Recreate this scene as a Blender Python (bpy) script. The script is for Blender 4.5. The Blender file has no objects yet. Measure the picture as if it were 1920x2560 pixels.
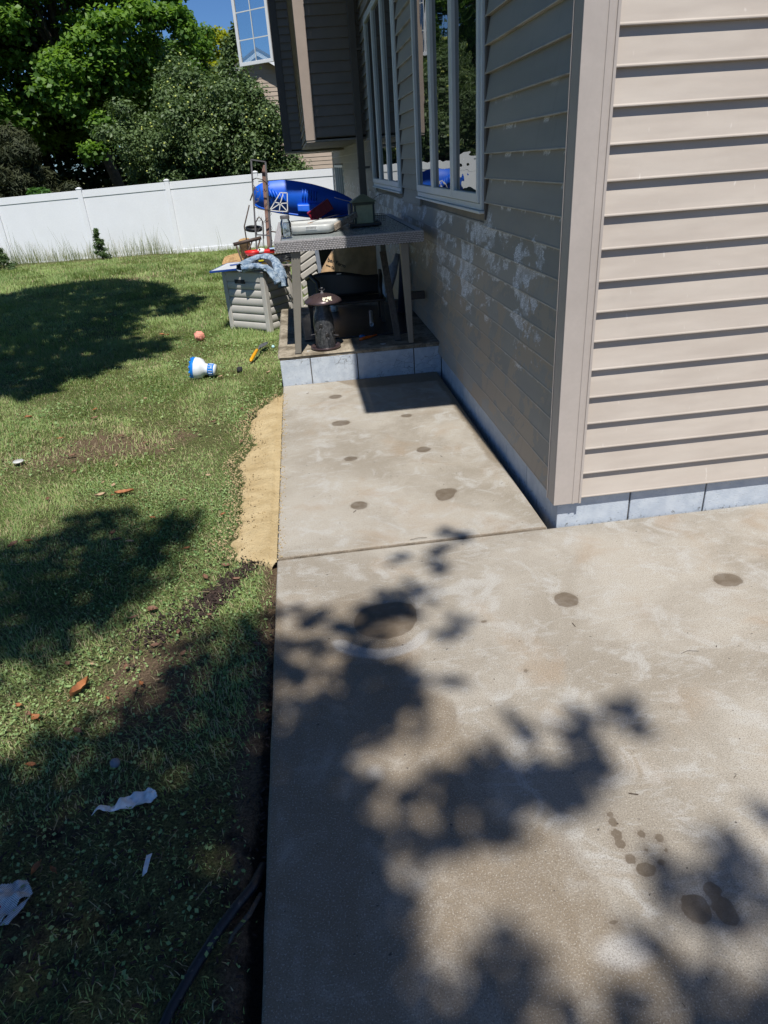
import bpy, bmesh, math, random
import numpy as np
from mathutils import Vector, Matrix

# ------------------------------------------------------------------ camera, sky, sun, exposure
scn = bpy.context.scene
SUN_EL, SUN_AZ = math.radians(62.0), math.radians(1.5)

def make_camera():
    ya, pi, ro = -0.0892677995, -0.482087565, -0.0713282409
    fw = Vector((-math.sin(ya)*math.cos(pi), math.cos(ya)*math.cos(pi), math.sin(pi)))
    rt = Vector((math.cos(ya), math.sin(ya), 0)); up = rt.cross(fw)
    r = math.cos(ro)*rt + math.sin(ro)*up
    u = -math.sin(ro)*rt + math.cos(ro)*up
    cd = bpy.data.cameras.new('camera'); co = bpy.data.objects.new('camera', cd)
    scn.collection.objects.link(co)
    m = Matrix((r, u, -fw)).transposed().to_4x4()
    m.translation = Vector((-1.1253, -2.8635, 1.6973))
    co.matrix_world = m
    cd.sensor_fit = 'HORIZONTAL'; cd.sensor_width = 36; cd.lens = 36*1679.6/1920
    cd.clip_start = 0.02; cd.clip_end = 3000
    scn.camera = co
make_camera()

w = bpy.data.worlds.new('World'); scn.world = w; w.use_nodes = True
wn = w.node_tree.nodes; wl = w.node_tree.links
bg = wn['Background']; sky = wn.new('ShaderNodeTexSky'); sky.sky_type = 'NISHITA'
sky.sun_disc = False; sky.sun_elevation = SUN_EL; sky.sun_rotation = math.radians(180) - SUN_AZ
sky.altitude = 300; sky.air_density = 1.0; sky.dust_density = 0.1; sky.ozone_density = 2.2
tn = wn.new('ShaderNodeMix'); tn.data_type = 'RGBA'; tn.blend_type = 'MULTIPLY'; tn.inputs[0].default_value = 1; tn.inputs[7].default_value = (.62, .92, 1.36, 1)
wl.new(sky.outputs[0], tn.inputs[6]); wl.new(tn.outputs[2], bg.inputs[0]); bg.inputs[1].default_value = 0.056
ld = bpy.data.lights.new('sun', 'SUN'); ld.energy = 5.0; ld.angle = math.radians(0.53); ld.color = (1, .965, .91)
lo = bpy.data.objects.new('sun', ld); scn.collection.objects.link(lo)
SD = Vector((-math.sin(SUN_AZ)*math.cos(SUN_EL), math.cos(SUN_AZ)*math.cos(SUN_EL), -math.sin(SUN_EL)))
lo.rotation_euler = SD.to_track_quat('-Z', 'Y').to_euler(); lo.location = (0, -10, 12)
scn.view_settings.view_transform = 'Standard'; scn.view_settings.look = 'None'
scn.view_settings.exposure = 0.22; scn.view_settings.gamma = 1
scn.render.engine = 'CYCLES'
scn.cycles.max_bounces = 6; scn.cycles.diffuse_bounces = 3; scn.cycles.glossy_bounces = 3
scn.cycles.transmission_bounces = 5; scn.cycles.transparent_max_bounces = 8
scn.cycles.caustics_reflective = False; scn.cycles.caustics_refractive = False

rng = np.random.default_rng(7); random.seed(7)
COL = scn.collection

# ------------------------------------------------------------------ helpers
class MB:
    """collects shapes in world coordinates and links them as one mesh object"""
    def __init__(s): s.v = []; s.f = []; s.mi = []; s.cur = 0
    def add(s, vs, fs):
        o = len(s.v); s.v += [tuple(map(float, p)) for p in vs]; s.f += [tuple(i+o for i in f) for f in fs]
        s.mi += [s.cur]*len(fs); return s
    def box(s, lo, hi, R=None, c=None):
        x0, y0, z0 = lo; x1, y1, z1 = hi
        vs = [Vector(p) for p in ((x0,y0,z0),(x1,y0,z0),(x1,y1,z0),(x0,y1,z0),(x0,y0,z1),(x1,y0,z1),(x1,y1,z1),(x0,y1,z1))]
        if R is not None:
            c = Vector(c) if c is not None else Vector(((x0+x1)/2,(y0+y1)/2,(z0+z1)/2))
            vs = [R @ (p-c) + c for p in vs]
        return s.add(vs, [(0,3,2,1),(4,5,6,7),(0,1,5,4),(1,2,6,5),(2,3,7,6),(3,0,4,7)])
    def hexa(s, vs):   # bottom 4, top 4
        return s.add(vs, [(0,3,2,1),(4,5,6,7),(0,1,5,4),(1,2,6,5),(2,3,7,6),(3,0,4,7)])
    def beam(s, p0, p1, wd, ht=None, up=(0,0,1), w1=None, h1=None):
        ht = ht or wd; w1 = w1 or wd; h1 = h1 or ht
        p0, p1 = Vector(p0), Vector(p1); d = (p1-p0).normalized(); up = Vector(up)
        if abs(d.dot(up)) > .98: up = Vector((0,1,0))
        a = d.cross(up).normalized(); b = a.cross(d).normalized()
        vs = []
        for p, ww, hh in ((p0, wd, ht), (p1, w1, h1)):
            for sx, sy in ((-1,-1),(1,-1),(1,1),(-1,1)): vs.append(p + a*sx*ww/2 + b*sy*hh/2)
        return s.hexa(vs)
    def tube(s, pts, r, n=8, cap=True):
        pts = [Vector(p) for p in pts]; m = len(pts)
        rs = r if isinstance(r, (list, tuple)) else [r]*m
        vs = []; prev = None
        for i, p in enumerate(pts):
            d = (pts[min(i+1, m-1)] - pts[max(i-1, 0)]).normalized()
            if prev is None:
                a = d.cross(Vector((0,0,1)))
                if a.length < .1: a = d.cross(Vector((0,1,0)))
            else: a = prev - d*prev.dot(d)
            a.normalize(); prev = a; b = d.cross(a)
            for k in range(n):
                t = 2*math.pi*k/n; vs.append(p + (a*math.cos(t) + b*math.sin(t))*rs[i])
        fs = [(i*n+k, i*n+(k+1)%n, (i+1)*n+(k+1)%n, (i+1)*n+k) for i in range(m-1) for k in range(n)]
        if cap: fs += [tuple(range(n-1,-1,-1)), tuple((m-1)*n+k for k in range(n))]
        return s.add(vs, fs)
    def lathe(s, prof, c, n=24, axis=(0,0,1), caps=True):
        ax = Vector(axis).normalized(); q = Vector((0,0,1)).rotation_difference(ax); c = Vector(c)
        vs = []; m = len(prof)
        for r, h in prof:
            for k in range(n):
                t = 2*math.pi*k/n; vs.append(c + q @ Vector((r*math.cos(t), r*math.sin(t), h)))
        fs = [(i*n+k, i*n+(k+1)%n, (i+1)*n+(k+1)%n, (i+1)*n+k) for i in range(m-1) for k in range(n)]
        if caps: fs += [tuple(range(n-1,-1,-1)), tuple((m-1)*n+k for k in range(n))]
        return s.add(vs, fs)
    def prism(s, poly, off):   # planar polygon (3d pts) extruded by off
        off = Vector(off); a = [Vector(p) for p in poly]; n = len(a)
        vs = a + [p+off for p in a]
        fs = [tuple(range(n-1,-1,-1)), tuple(range(n, 2*n))] + [(i,(i+1)%n,n+(i+1)%n,n+i) for i in range(n)]
        return s.add(vs, fs)
    def grid(s, P):            # P[i][j] points
        n, m = len(P), len(P[0]); vs = [p for r in P for p in r]
        return s.add(vs, [(i*m+j, i*m+j+1, (i+1)*m+j+1, (i+1)*m+j) for i in range(n-1) for j in range(m-1)])
    def build(s, name, mat, parent=None, label=None, bevel=0, smooth=False, subsurf=0, solid=0, kind=None, org=None):
        if parent is not None: org = Vector(parent['_o'])
        elif org is None:
            a = np.array(s.v); org = Vector(((a[:,0].min()+a[:,0].max())/2, (a[:,1].min()+a[:,1].max())/2, a[:,2].min()))
        org = Vector(org)
        me = bpy.data.meshes.new(name)
        me.from_pydata([tuple(Vector(p)-org) for p in s.v], [], s.f)
        for m in (mat if isinstance(mat, (list, tuple)) else [mat]): me.materials.append(m)
        if any(s.mi): me.polygons.foreach_set('material_index', s.mi)
        bm = bmesh.new(); bm.from_mesh(me); bmesh.ops.recalc_face_normals(bm, faces=bm.faces); bm.to_mesh(me); bm.free()
        if smooth: me.polygons.foreach_set('use_smooth', [True]*len(me.polygons))
        o = bpy.data.objects.new(name, me); COL.objects.link(o)
        o['_o'] = tuple(org)
        if parent is not None: o.parent = parent
        else: o.location = org
        if solid:
            md = o.modifiers.new('solid', 'SOLIDIFY'); md.thickness = solid; md.offset = 0
        if subsurf:
            md = o.modifiers.new('sub', 'SUBSURF'); md.levels = subsurf; md.render_levels = subsurf
        if bevel:
            md = o.modifiers.new('bevel', 'BEVEL'); md.width = bevel; md.segments = 2; md.limit_method = 'ANGLE'; md.angle_limit = .7
        if label: o['label'] = label
        if kind: o['kind'] = kind
        return o

def thing(name, loc, label, cat, group=None):
    o = bpy.data.objects.new(name, None); COL.objects.link(o); o.location = loc; o['_o'] = tuple(loc)
    o.empty_display_size = .1
    o['label'] = label; o['category'] = cat
    if group: o['group'] = group
    return o
def tag(o, label, cat, group=None):
    o['label'] = label; o['category'] = cat
    if group: o['group'] = group
    return o

def npmesh(name, verts, faces_flat, nper, mat, parent=None, kind=None, attrs=None, smooth=False, org=(0,0,0)):
    """verts Nx3 array, faces: M x nper index array"""
    if parent is not None: org = parent['_o']
    me = bpy.data.meshes.new(name)
    v = np.asarray(verts, dtype=np.float32) - np.array(org, dtype=np.float32); f = np.asarray(faces_flat, dtype=np.int32)
    me.vertices.add(len(v)); me.vertices.foreach_set('co', v.ravel())
    me.loops.add(f.size); me.loops.foreach_set('vertex_index', f.ravel())
    me.polygons.add(len(f)); me.polygons.foreach_set('loop_start', np.arange(0, f.size, nper, dtype=np.int32))
    me.update(calc_edges=True)
    if smooth: me.polygons.foreach_set('use_smooth', np.ones(len(f), dtype=bool))
    for k, a in (attrs or {}).items():
        at = me.attributes.new(k, 'FLOAT', 'POINT'); at.data.foreach_set('value', np.asarray(a, dtype=np.float32))
    me.materials.append(mat)
    o = bpy.data.objects.new(name, me); COL.objects.link(o); o['_o'] = tuple(org)
    if parent is not None: o.parent = parent
    else: o.location = org
    if kind: o['kind'] = kind
    return o

# ------------------------------------------------------------------ materials
class NT:
    def __init__(s, name):
        s.m = bpy.data.materials.new(name); s.m.use_nodes = True
        s.n = s.m.node_tree.nodes; s.l = s.m.node_tree.links; s.b = s.n['Principled BSDF']; s.out = s.n['Material Output']
    def node(s, t, **kw):
        nd = s.n.new(t)
        for k, v in kw.items():
            if k.startswith('i_'):
                key = k[2:]; key = int(key) if key.isdigit() else key
                s.set(nd.inputs[key], v)
            else: setattr(nd, k, v)
        return nd
    def set(s, inp, v):
        if isinstance(v, bpy.types.NodeSocket): s.l.new(v, inp)
        elif v is not None:
            if isinstance(v, (tuple, list)) and len(v) == 3 and inp.type == 'RGBA': v = (*v, 1)
            inp.default_value = v
    def pos(s): return s.node('ShaderNodeNewGeometry').outputs['Position']
    def obj(s): return s.node('ShaderNodeTexCoord').outputs['Object']
    def scale(s, v, sc): return s.node('ShaderNodeMapping', i_Vector=v, i_Scale=sc).outputs[0]
    def noise(s, v, sc, det=4, rough=.55, dist=0, col=False):
        nd = s.node('ShaderNodeTexNoise', i_Vector=v, i_Scale=sc, i_Detail=det, i_Roughness=rough, i_Distortion=dist)
        return nd.outputs[1 if col else 0]
    def math(s, op, a, b=None, c=None, clamp=False):
        nd = s.node('ShaderNodeMath', operation=op, use_clamp=clamp); s.set(nd.inputs[0], a)
        if b is not None: s.set(nd.inputs[1], b)
        if c is not None: s.set(nd.inputs[2], c)
        return nd.outputs[0]
    def ramp(s, f, a, b):      # smooth 0..1 between a and b
        nd = s.node('ShaderNodeMapRange', interpolation_type='SMOOTHSTEP', i_Value=f)
        nd.inputs[1].default_value = a; nd.inputs[2].default_value = b; return nd.outputs[0]
    def mix(s, f, a, b, mode='MIX'):
        nd = s.node('ShaderNodeMix', data_type='RGBA', blend_type=mode)
        s.set(nd.inputs[0], f); s.set(nd.inputs[6], a); s.set(nd.inputs[7], b); return nd.outputs[2]
    def attr(s, n): return s.node('ShaderNodeAttribute', attribute_name=n).outputs['Fac']
    def bump(s, h, st, dist=.01, nrm=None):
        nd = s.node('ShaderNodeBump', i_Strength=st, i_Distance=dist, i_Height=h)
        if nrm is not None: s.set(nd.inputs['Normal'], nrm)
        return nd.outputs[0]
    def fin(s, col, rough=.6, nrm=None, metal=0, spec=None):
        s.set(s.b.inputs['Base Color'], col); s.set(s.b.inputs['Roughness'], rough); s.b.inputs['Metallic'].default_value = metal
        if nrm is not None: s.set(s.b.inputs['Normal'], nrm)
        if spec is not None: s.b.inputs['Specular IOR Level'].default_value = spec
        return s.m

def M(name, c, rough=.6, var=.15, sc=12, bump=.15, bd=.004, metal=0, c2=None, fine=120, spec=None):
    t = NT(name); p = t.obj()
    n1 = t.noise(p, sc, 5); n2 = t.noise(p, fine, 3)
    lo = tuple(x*(1-var) for x in c); hi = tuple(min(1, x*(1+var)) for x in (c2 or c))
    col = t.mix(t.ramp(n1, .3, .7), lo, hi)
    col = t.mix(t.math('MULTIPLY', n2, .35), col, tuple(x*.7 for x in c))
    rr = t.math('MULTIPLY_ADD', n1, .2, rough-.1)
    return t.fin(col, rr, t.bump(n2, bump, bd), metal, spec)

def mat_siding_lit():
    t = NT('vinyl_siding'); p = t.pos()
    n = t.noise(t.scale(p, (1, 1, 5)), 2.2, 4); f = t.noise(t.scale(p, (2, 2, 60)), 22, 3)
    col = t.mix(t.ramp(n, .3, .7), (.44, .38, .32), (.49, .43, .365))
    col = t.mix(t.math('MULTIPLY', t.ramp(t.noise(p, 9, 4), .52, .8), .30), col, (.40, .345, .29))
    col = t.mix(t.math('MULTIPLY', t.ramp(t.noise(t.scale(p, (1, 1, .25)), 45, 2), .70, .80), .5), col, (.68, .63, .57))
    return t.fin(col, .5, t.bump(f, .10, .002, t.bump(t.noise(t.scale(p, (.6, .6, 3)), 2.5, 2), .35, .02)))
def mat_siding_peel():
    t = NT('weathered_siding'); p = t.pos()
    sx = t.node('ShaderNodeSeparateXYZ', i_0=p); y, z = sx.outputs[1], sx.outputs[2]
    fr = t.math('FRACT', t.math('DIVIDE', t.math('SUBTRACT', z, .165), .127))
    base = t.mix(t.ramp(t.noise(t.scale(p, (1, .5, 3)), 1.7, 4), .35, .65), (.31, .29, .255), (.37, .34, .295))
    low = t.ramp(z, 1.5, .75)      # lower boards carry more wear
    bid = t.math('FRACT', t.math('MULTIPLY', t.math('FLOOR', t.math('DIVIDE', t.math('SUBTRACT', z, .165), .127)), .6180339))
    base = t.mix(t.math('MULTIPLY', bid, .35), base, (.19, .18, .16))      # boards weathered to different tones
    # brown two-tone stains
    st = t.math('ADD', t.noise(t.scale(p, (1, 1.2, 1.5)), 2.6, 7, .68, .4), t.math('MULTIPLY', t.math('SUBTRACT', fr, .5), .03))
    stm = t.math('MULTIPLY', t.ramp(st, .49, .51), t.math('MULTIPLY_ADD', low, .85, .05))
    col = t.mix(stm, base, (.40, .32, .24))
    # bare chalky patches hanging below each seam
    reg = t.math('MULTIPLY', t.ramp(z, 1.50, 1.30), t.math('MULTIPLY_ADD', t.ramp(z, .40, .90), .8, .2))
    reg = t.math('MULTIPLY', reg, t.ramp(y, .05, .4))
    pn = t.noise(t.scale(p, (1, .9, 1.7)), 2.7, 8, .74, .35)
    pv = t.math('ADD', pn, t.math('MULTIPLY', t.math('SUBTRACT', fr, .5), .07))
    pv = t.math('ADD', pv, t.math('MULTIPLY', t.math('SUBTRACT', reg, 1), .25))
    pm = t.math('MULTIPLY', t.ramp(pv, .510, .545), t.math('MULTIPLY_ADD', t.ramp(t.noise(p, 16, 5, .7), .40, .55), .6, .4))
    scr = t.noise(t.scale(p, (1, 6, 30)), 9, 4)
    white = t.mix(t.ramp(scr, .4, .62), (.50, .49, .48), (.88, .87, .88))
    col = t.mix(t.math('MULTIPLY', pm, 1.0), col, white)
    # single peeled strip high up
    hs = t.math('MULTIPLY', t.ramp(t.noise(t.scale(p, (1, 2, 1)), 2.4, 5, .7), .54, .57), t.ramp(fr, .80, .90))
    hs = t.math('MULTIPLY', hs, t.math('MULTIPLY', t.ramp(z, 2.0, 1.85), t.ramp(y, 1.5, 1.2)))
    col = t.mix(t.math('MULTIPLY', hs, .9), col, white)
    edge = t.math('MULTIPLY', t.ramp(fr, .055, .03), t.ramp(t.noise(t.scale(p, (1, 1, .1)), 6, 4), .38, .55))  # broken lighter line painted on each lip, picks the seams out of the shade
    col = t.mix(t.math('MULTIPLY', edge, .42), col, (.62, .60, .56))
    drip = t.math('MULTIPLY', t.ramp(t.noise(t.scale(p, (1, 6, .8)), 3, 5), .55, .75), .18)
    col = t.mix(drip, col, (.20, .18, .15))
    return t.fin(col, t.math('MULTIPLY_ADD', pm, .25, .5), t.bump(scr, .12, .002))

def mat_concrete(name, light=(.405, .370, .312), dark=(.285, .250, .198)):
    t = NT(name); p = t.pos()
    big = t.noise(p, 1.3, 5, .6, .4); mid = t.noise(p, 5.5, 6, .62, .8); fine = t.noise(p, 240, 3, .7); agg = t.noise(p, 210, 2, .5)
    col = t.mix(t.ramp(big, .38, .62), dark, light)
    col = t.mix(t.math('MULTIPLY', t.ramp(mid, .5, .66), .65), col, (.45, .435, .40))
    strk = t.noise(t.scale(p, (1, 2.6, 1)), 7, 7, .7, 1.6)
    col = t.mix(t.math('MULTIPLY', t.ramp(strk, .53, .64), .36), col, (.47, .46, .43))
    rus = t.noise(p, 2.7, 4, .55, .6)
    col = t.mix(t.math('MULTIPLY', t.ramp(rus, .52, .72), .45), col, (.32, .225, .135))
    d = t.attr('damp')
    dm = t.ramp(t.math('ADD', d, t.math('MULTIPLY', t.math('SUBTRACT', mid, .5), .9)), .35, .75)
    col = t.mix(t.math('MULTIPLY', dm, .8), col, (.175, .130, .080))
    pl = t.ramp(t.math('ADD', t.attr('pale'), t.math('MULTIPLY', t.math('SUBTRACT', mid, .5), .8)), .35, .8)
    col = t.mix(t.math('MULTIPLY', pl, .6), col, (.46, .45, .43))
    # aggregate speckle, pits
    col = t.mix(t.math('MULTIPLY', t.ramp(fine, .45, .66), .62), col, (.11, .09, .07))
    col = t.mix(t.math('MULTIPLY', t.ramp(agg, .57, .68), .42), col, (.52, .49, .43))
    pit = t.ramp(t.noise(p, 55, 2, .4), .735, .77)
    col = t.mix(t.math('MULTIPLY', pit, .8), col, (.05, .04, .035))
    # wet spots: sharp edge from signed distance plus noise
    wd = t.math('ADD', t.attr('wetd'), t.math('MULTIPLY', t.math('SUBTRACT', t.noise(p, 15, 5, .62), .5), .030))
    wm = t.ramp(wd, .0015, -.0015)
    wm2 = t.math('MULTIPLY', wm, t.math('MULTIPLY_ADD', t.ramp(t.noise(p, 22, 4, .6), .3, .7), .3, .7))
    halo = t.math('MULTIPLY', t.ramp(wd, .016, .002), .22)
    col = t.mix(halo, col, (.16, .12, .085))
    wet = t.mix(wm2, col, t.mix(.85, col, (.10, .072, .045)))
    rough = t.math('MULTIPLY_ADD', wm, -.22, .86)
    h = t.math('ADD', fine, t.math('MULTIPLY', agg, .8))
    return t.fin(wet, rough, t.bump(h, t.math('MULTIPLY_ADD', wm, -.15, .35), .0035))

def mat_blocks(name='painted_block', crack=1.0):
    t = NT(name); p = t.pos()
    n = t.noise(p, 14, 5, .6); f = t.noise(t.scale(p, (1, 1, 3)), 90, 4, .65)
    col = t.mix(t.ramp(n, .3, .7), (.42, .47, .53), (.53, .575, .62))
    sx = t.node('ShaderNodeSeparateXYZ', i_0=p)
    col = t.mix(t.math('MULTIPLY', t.ramp(t.math('ADD', t.noise(p, 30, 5, .7), t.math('MULTIPLY', t.ramp(sx.outputs[2], .03, .0), .11)), .65, .74), .7), col, (.10, .095, .08))
    # hairline cracks in the paint
    v = t.node('ShaderNodeTexVoronoi', feature='DISTANCE_TO_EDGE', i_Vector=t.mix(.10, t.scale(p, (1, 1, 1.9)), t.noise(p, 9, 4, .6, col=True)), i_Scale=12.0)
    crk = t.math('MULTIPLY', t.ramp(v.outputs[0], .016, .004), t.ramp(t.noise(p, 3.2, 3), .47, .58))
    crk = t.math('MULTIPLY', crk, crack)
    col = t.mix(t.math('MULTIPLY', crk, .75), col, (.10, .09, .08))
    po = t.ramp(t.noise(p, 120, 3, .6), .63, .70); col = t.mix(t.math('MULTIPLY', po, .45), col, (.2, .2, .2))
    return t.fin(col, .7, t.bump(t.math('SUBTRACT', t.math('SUBTRACT', f, crk), po), .7, .004))
def mat_stoop():
    t = NT('stoop_top'); p = t.pos()
    col = t.mix(t.ramp(t.noise(p, 6, 6, .65, .5), .35, .65), (.13, .105, .07), (.36, .31, .235))
    col = t.mix(t.math('MULTIPLY', t.ramp(t.noise(p, 38, 4, .6), .5, .7), .6), col, (.07, .055, .04))
    return t.fin(col, .9, t.bump(t.noise(p, 90, 4, .7), .5, .005))

def mat_leaf(name, c1, c2, trans=.35, rough=.55, dry=None):
    t = NT(name); a = t.attr('tint'); p = t.pos()
    col = t.mix(a, c1, c2)
    if dry: col = t.mix(t.ramp(a, .86, .93), col, dry)
    t.fin(col, rough, None, spec=.35)
    tr = t.node('ShaderNodeBsdfTranslucent', i_Color=t.mix(.5, col, (c2[0]*1.3, c2[1]*1.5, c2[2]*.6)))
    mx = t.node('ShaderNodeMixShader', i_0=trans); t.l.new(t.b.outputs[0], mx.inputs[1]); t.l.new(tr.outputs[0], mx.inputs[2])
    t.l.new(mx.outputs[0], t.out.inputs[0]); return t.m
def mat_lawn():
    t = NT('lawn_soil'); p = t.pos()
    n = t.noise(p, 1.6, 5, .6, .5); f = t.noise(p, 130, 5, .8); g = t.noise(p, 9, 5, .7)
    green = t.mix(t.ramp(f, .35, .65), (.05, .060, .022), (.24, .24, .10))
    brown = t.mix(t.ramp(f, .3, .7), (.09, .06, .035), (.30, .215, .14))
    thin = t.attr('bare')
    bm = t.ramp(t.math('ADD', thin, t.math('MULTIPLY', t.math('SUBTRACT', g, .5), 1.0)), .35, .6)
    col = t.mix(bm, green, brown)
    black = t.ramp(t.math('ADD', t.attr('soil'), t.math('MULTIPLY', t.math('SUBTRACT', g, .5), 1.2)), .4, .7)
    col = t.mix(black, col, t.mix(t.ramp(f, .3, .75), (.014, .011, .009), (.065, .050, .038)))
    return t.fin(col, .95, t.bump(t.math('ADD', f, g), .9, .03), spec=.15)
def mat_sand():
    t = NT('yellow_sand'); p = t.pos()
    n = t.noise(p, 8, 5, .6); f = t.noise(p, 160, 4, .7)
    col = t.mix(t.ramp(n, .3, .7), (.44, .33, .175), (.54, .425, .245))
    col = t.mix(t.math('MULTIPLY', t.ramp(t.noise(p, 60, 3, .5), .66, .72), .7), col, (.13, .09, .05))
    return t.fin(col, .95, t.bump(t.math('ADD', f, t.math('MULTIPLY', t.noise(p, 40, 4, .6), 1.5)), .8, .008), spec=.1)
def mat_glass(name, rip=.006, tint=(.01,.012,.014), ior=3.4, scl=(1,1,1)):
    t = NT(name); p = t.pos()
    nr = t.bump(t.noise(t.scale(p, scl), 3.2, 2, .4), 1.0, rip)
    t.fin(tint, .015, nr); t.b.inputs['IOR'].default_value = ior; t.b.inputs['Specular IOR Level'].default_value = .5
    return t.m
def mat_clear(name, tint=(.86,.92,.93), f=.25):
    t = NT(name); g = t.node('ShaderNodeBsdfGlossy', i_Roughness=.02, i_Color=(1,1,1)); tr = t.node('ShaderNodeBsdfTransparent', i_Color=tint)
    fr = t.node('ShaderNodeFresnel', i_IOR=1.5); mx = t.node('ShaderNodeMixShader', i_0=t.math('ADD', fr.outputs[0], f, clamp=True))
    t.l.new(tr.outputs[0], mx.inputs[1]); t.l.new(g.outputs[0], mx.inputs[2]); t.l.new(mx.outputs[0], t.out.inputs[0]); return t.m
def mat_wood(name, c1, c2, sc=(1,1,.12), s=40, rough=.75):
    t = NT(name); p = t.obj(); n = t.noise(t.scale(p, sc), s, 6, .65, .6); b = t.noise(p, 6, 4)
    col = t.mix(t.ramp(n, .3, .7), c1, c2); col = t.mix(t.math('MULTIPLY', t.ramp(b, .5, .75), .5), col, tuple(x*.5 for x in c1))
    return t.fin(col, rough, t.bump(n, .5, .004))
def mat_shingle():
    t = NT('roof_shingles'); p = t.obj(); n = t.noise(p, 60, 3)
    return t.fin(t.mix(t.ramp(n, .3, .7), (.07,.065,.06), (.14,.13,.125)), .9, t.bump(n, .4, .006))

MAT = dict(
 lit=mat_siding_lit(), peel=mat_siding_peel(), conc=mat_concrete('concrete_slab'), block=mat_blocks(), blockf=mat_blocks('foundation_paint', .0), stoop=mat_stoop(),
 lawn=mat_lawn(), sand=mat_sand(), glass_ripple=mat_glass('rippled_glass', .0045, scl=(1,.6,2.6)), glass=mat_glass('window_glass', .0014), clear=mat_clear('clear_pane'),
 trim=M('trim_vinyl', (.455,.40,.355), .45, .06, 5, .05, .002, fine=60),
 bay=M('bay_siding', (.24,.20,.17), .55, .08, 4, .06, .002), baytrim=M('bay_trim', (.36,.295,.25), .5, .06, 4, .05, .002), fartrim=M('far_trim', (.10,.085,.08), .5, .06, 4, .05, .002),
 trimd=M('dark_trim', (.105,.088,.072), .5, .10, 6, .08, .002),
 frame=M('window_frame_vinyl', (.70,.73,.72), .4, .05, 5, .04, .001, fine=80),
 white=M('white_vinyl', (.80,.82,.85), .38, .02, 2, .02, .001, fine=30),
 shadowgap=M('rubber_gasket', (.03,.03,.03), .8), shingle=mat_shingle(), soffit=M('soffit_panel', (.34,.30,.26), .6),
 roofmetal=M('gutter_metal', (.16,.13,.11), .45), inside=M('wall_sheathing', (.25,.22,.18), .9),
 grey=M('bin_plastic', (.50,.475,.43), .5, .06, 6, .10, .002), mortar=M('mortar', (.12,.11,.10), .9),
 dark=M('black_plastic', (.016,.017,.020), .42, .2), blackmetal=M('black_metal', (.025,.023,.022), .45, .3),
 greymetal=M('grey_metal', (.13,.125,.13), .5, .2), rust=M('rusty_pipe', (.07,.045,.035), .6, .3, 20, .3),
 blue=M('blue_plastic', (.003,.11,.66), .48, .08, 4, .03, .002, fine=30), whitep=M('white_plastic', (.78,.78,.76), .4, .05),
 red=M('red_plastic', (.62,.02,.02), .35, .1), maroon=M('maroon_plastic', (.26,.010,.030), .4, .1), pink=M('pink_plastic', (.75,.08,.16), .4),
 legm=M('table_leg_paint', (.21,.195,.165), .45, .06, 8, .06, .002), wick=M('wicker_strand', (.44,.42,.42), .40, .25, 60, .2),
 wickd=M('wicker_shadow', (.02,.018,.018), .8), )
# ------------------------------------------------------------------ ground
def S(a, b, x):
    t = np.clip((x-a)/(b-a), 0, 1); return t*t*(3-2*t)
def vnoise(x, y, s, seed=0):
    r = np.random.default_rng(seed); T = r.random((64, 64)); x = x/s + 100; y = y/s + 100
    xi = np.floor(x).astype(int); yi = np.floor(y).astype(int); fx = x-xi; fy = y-yi
    fx = fx*fx*(3-2*fx); fy = fy*fy*(3-2*fy)
    g = lambda a, b: T[a % 64, b % 64]
    return (g(xi,yi)*(1-fx)+g(xi+1,yi)*fx)*(1-fy) + (g(xi,yi+1)*(1-fx)+g(xi+1,yi+1)*fx)*fy - .5
def ground_z(x, y):
    x = np.asarray(x, float); y = np.asarray(y, float)
    z = -.035 - .245*S(5.5, 17.5, y) + .035*vnoise(x, y, .9, 3) + .018*vnoise(x, y, .22, 4)
    z = z - .05*S(-7, -14, x)
    z = np.where((x > -1.45) & (y < 5.12), np.minimum(z, -.05) - .12*S(-1.42, -1.3, x), z)
    return z
def bare_f(x, y):
    b = .85*np.exp(-(((x+2.75)/.75)**2 + ((y-1.95)/.38)**2)) + .35*S(.3, -1.2, y) + .25*vnoise(x, y, .35, 9)
    b += .5*np.exp(-(((x+4.6)/.9)**2 + ((y-12.6)/1.0)**2)) + .45*np.exp(-(((x+5.6)/1.8)**2 + ((y-16.2)/.5)**2))
    b += .6*np.exp(-(((x+1.9)/.22)**2 + ((y+.75)/.3)**2)) + .5*S(-1.55, -1.44, x)*(y < .1)
    return b
def soil_f(x, y):
    d = S(-.75, -1.5, y)*.45
    def seg(x0, y0, x1, y1, w):
        t = np.clip(((x-x0)*(x1-x0)+(y-y0)*(y1-y0))/((x1-x0)**2+(y1-y0)**2), 0, 1)
        return np.exp(-(((x-x0-t*(x1-x0))**2+(y-y0-t*(y1-y0))**2)/w**2))
    j = (1+1.6*vnoise(x, y, .08, 17)+.8*vnoise(x, y, .03, 18)); d = d + .85*j*seg(-1.45, .17, -1.53, .05, .04) + .8*j*seg(-1.60, -.07, -1.70, -.24, .06) + .35*j*seg(-1.70, -.24, -1.95, -.5, .07)
    d = d + .55*S(-1.46, -1.42, x)*(y < -.3)
    return d
def sand_edge(y):
    yy = [-.02, .08, .2, .45, 1.0, 1.3, 1.7, 2.1, 2.4, 2.62, 2.74]; ee = [-1.45, -1.62, -1.69, -1.66, -1.655, -1.70, -1.63, -1.68, -1.62, -1.52, -1.42]
    return np.interp(y, yy, ee) + .03*vnoise(y*1.0, y*0+3, .27, 12) + .035*vnoise(y*1.0, y*0+9, .05, 13) + .02*vnoise(y*1.0, y*0+19, .021, 13)

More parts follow.
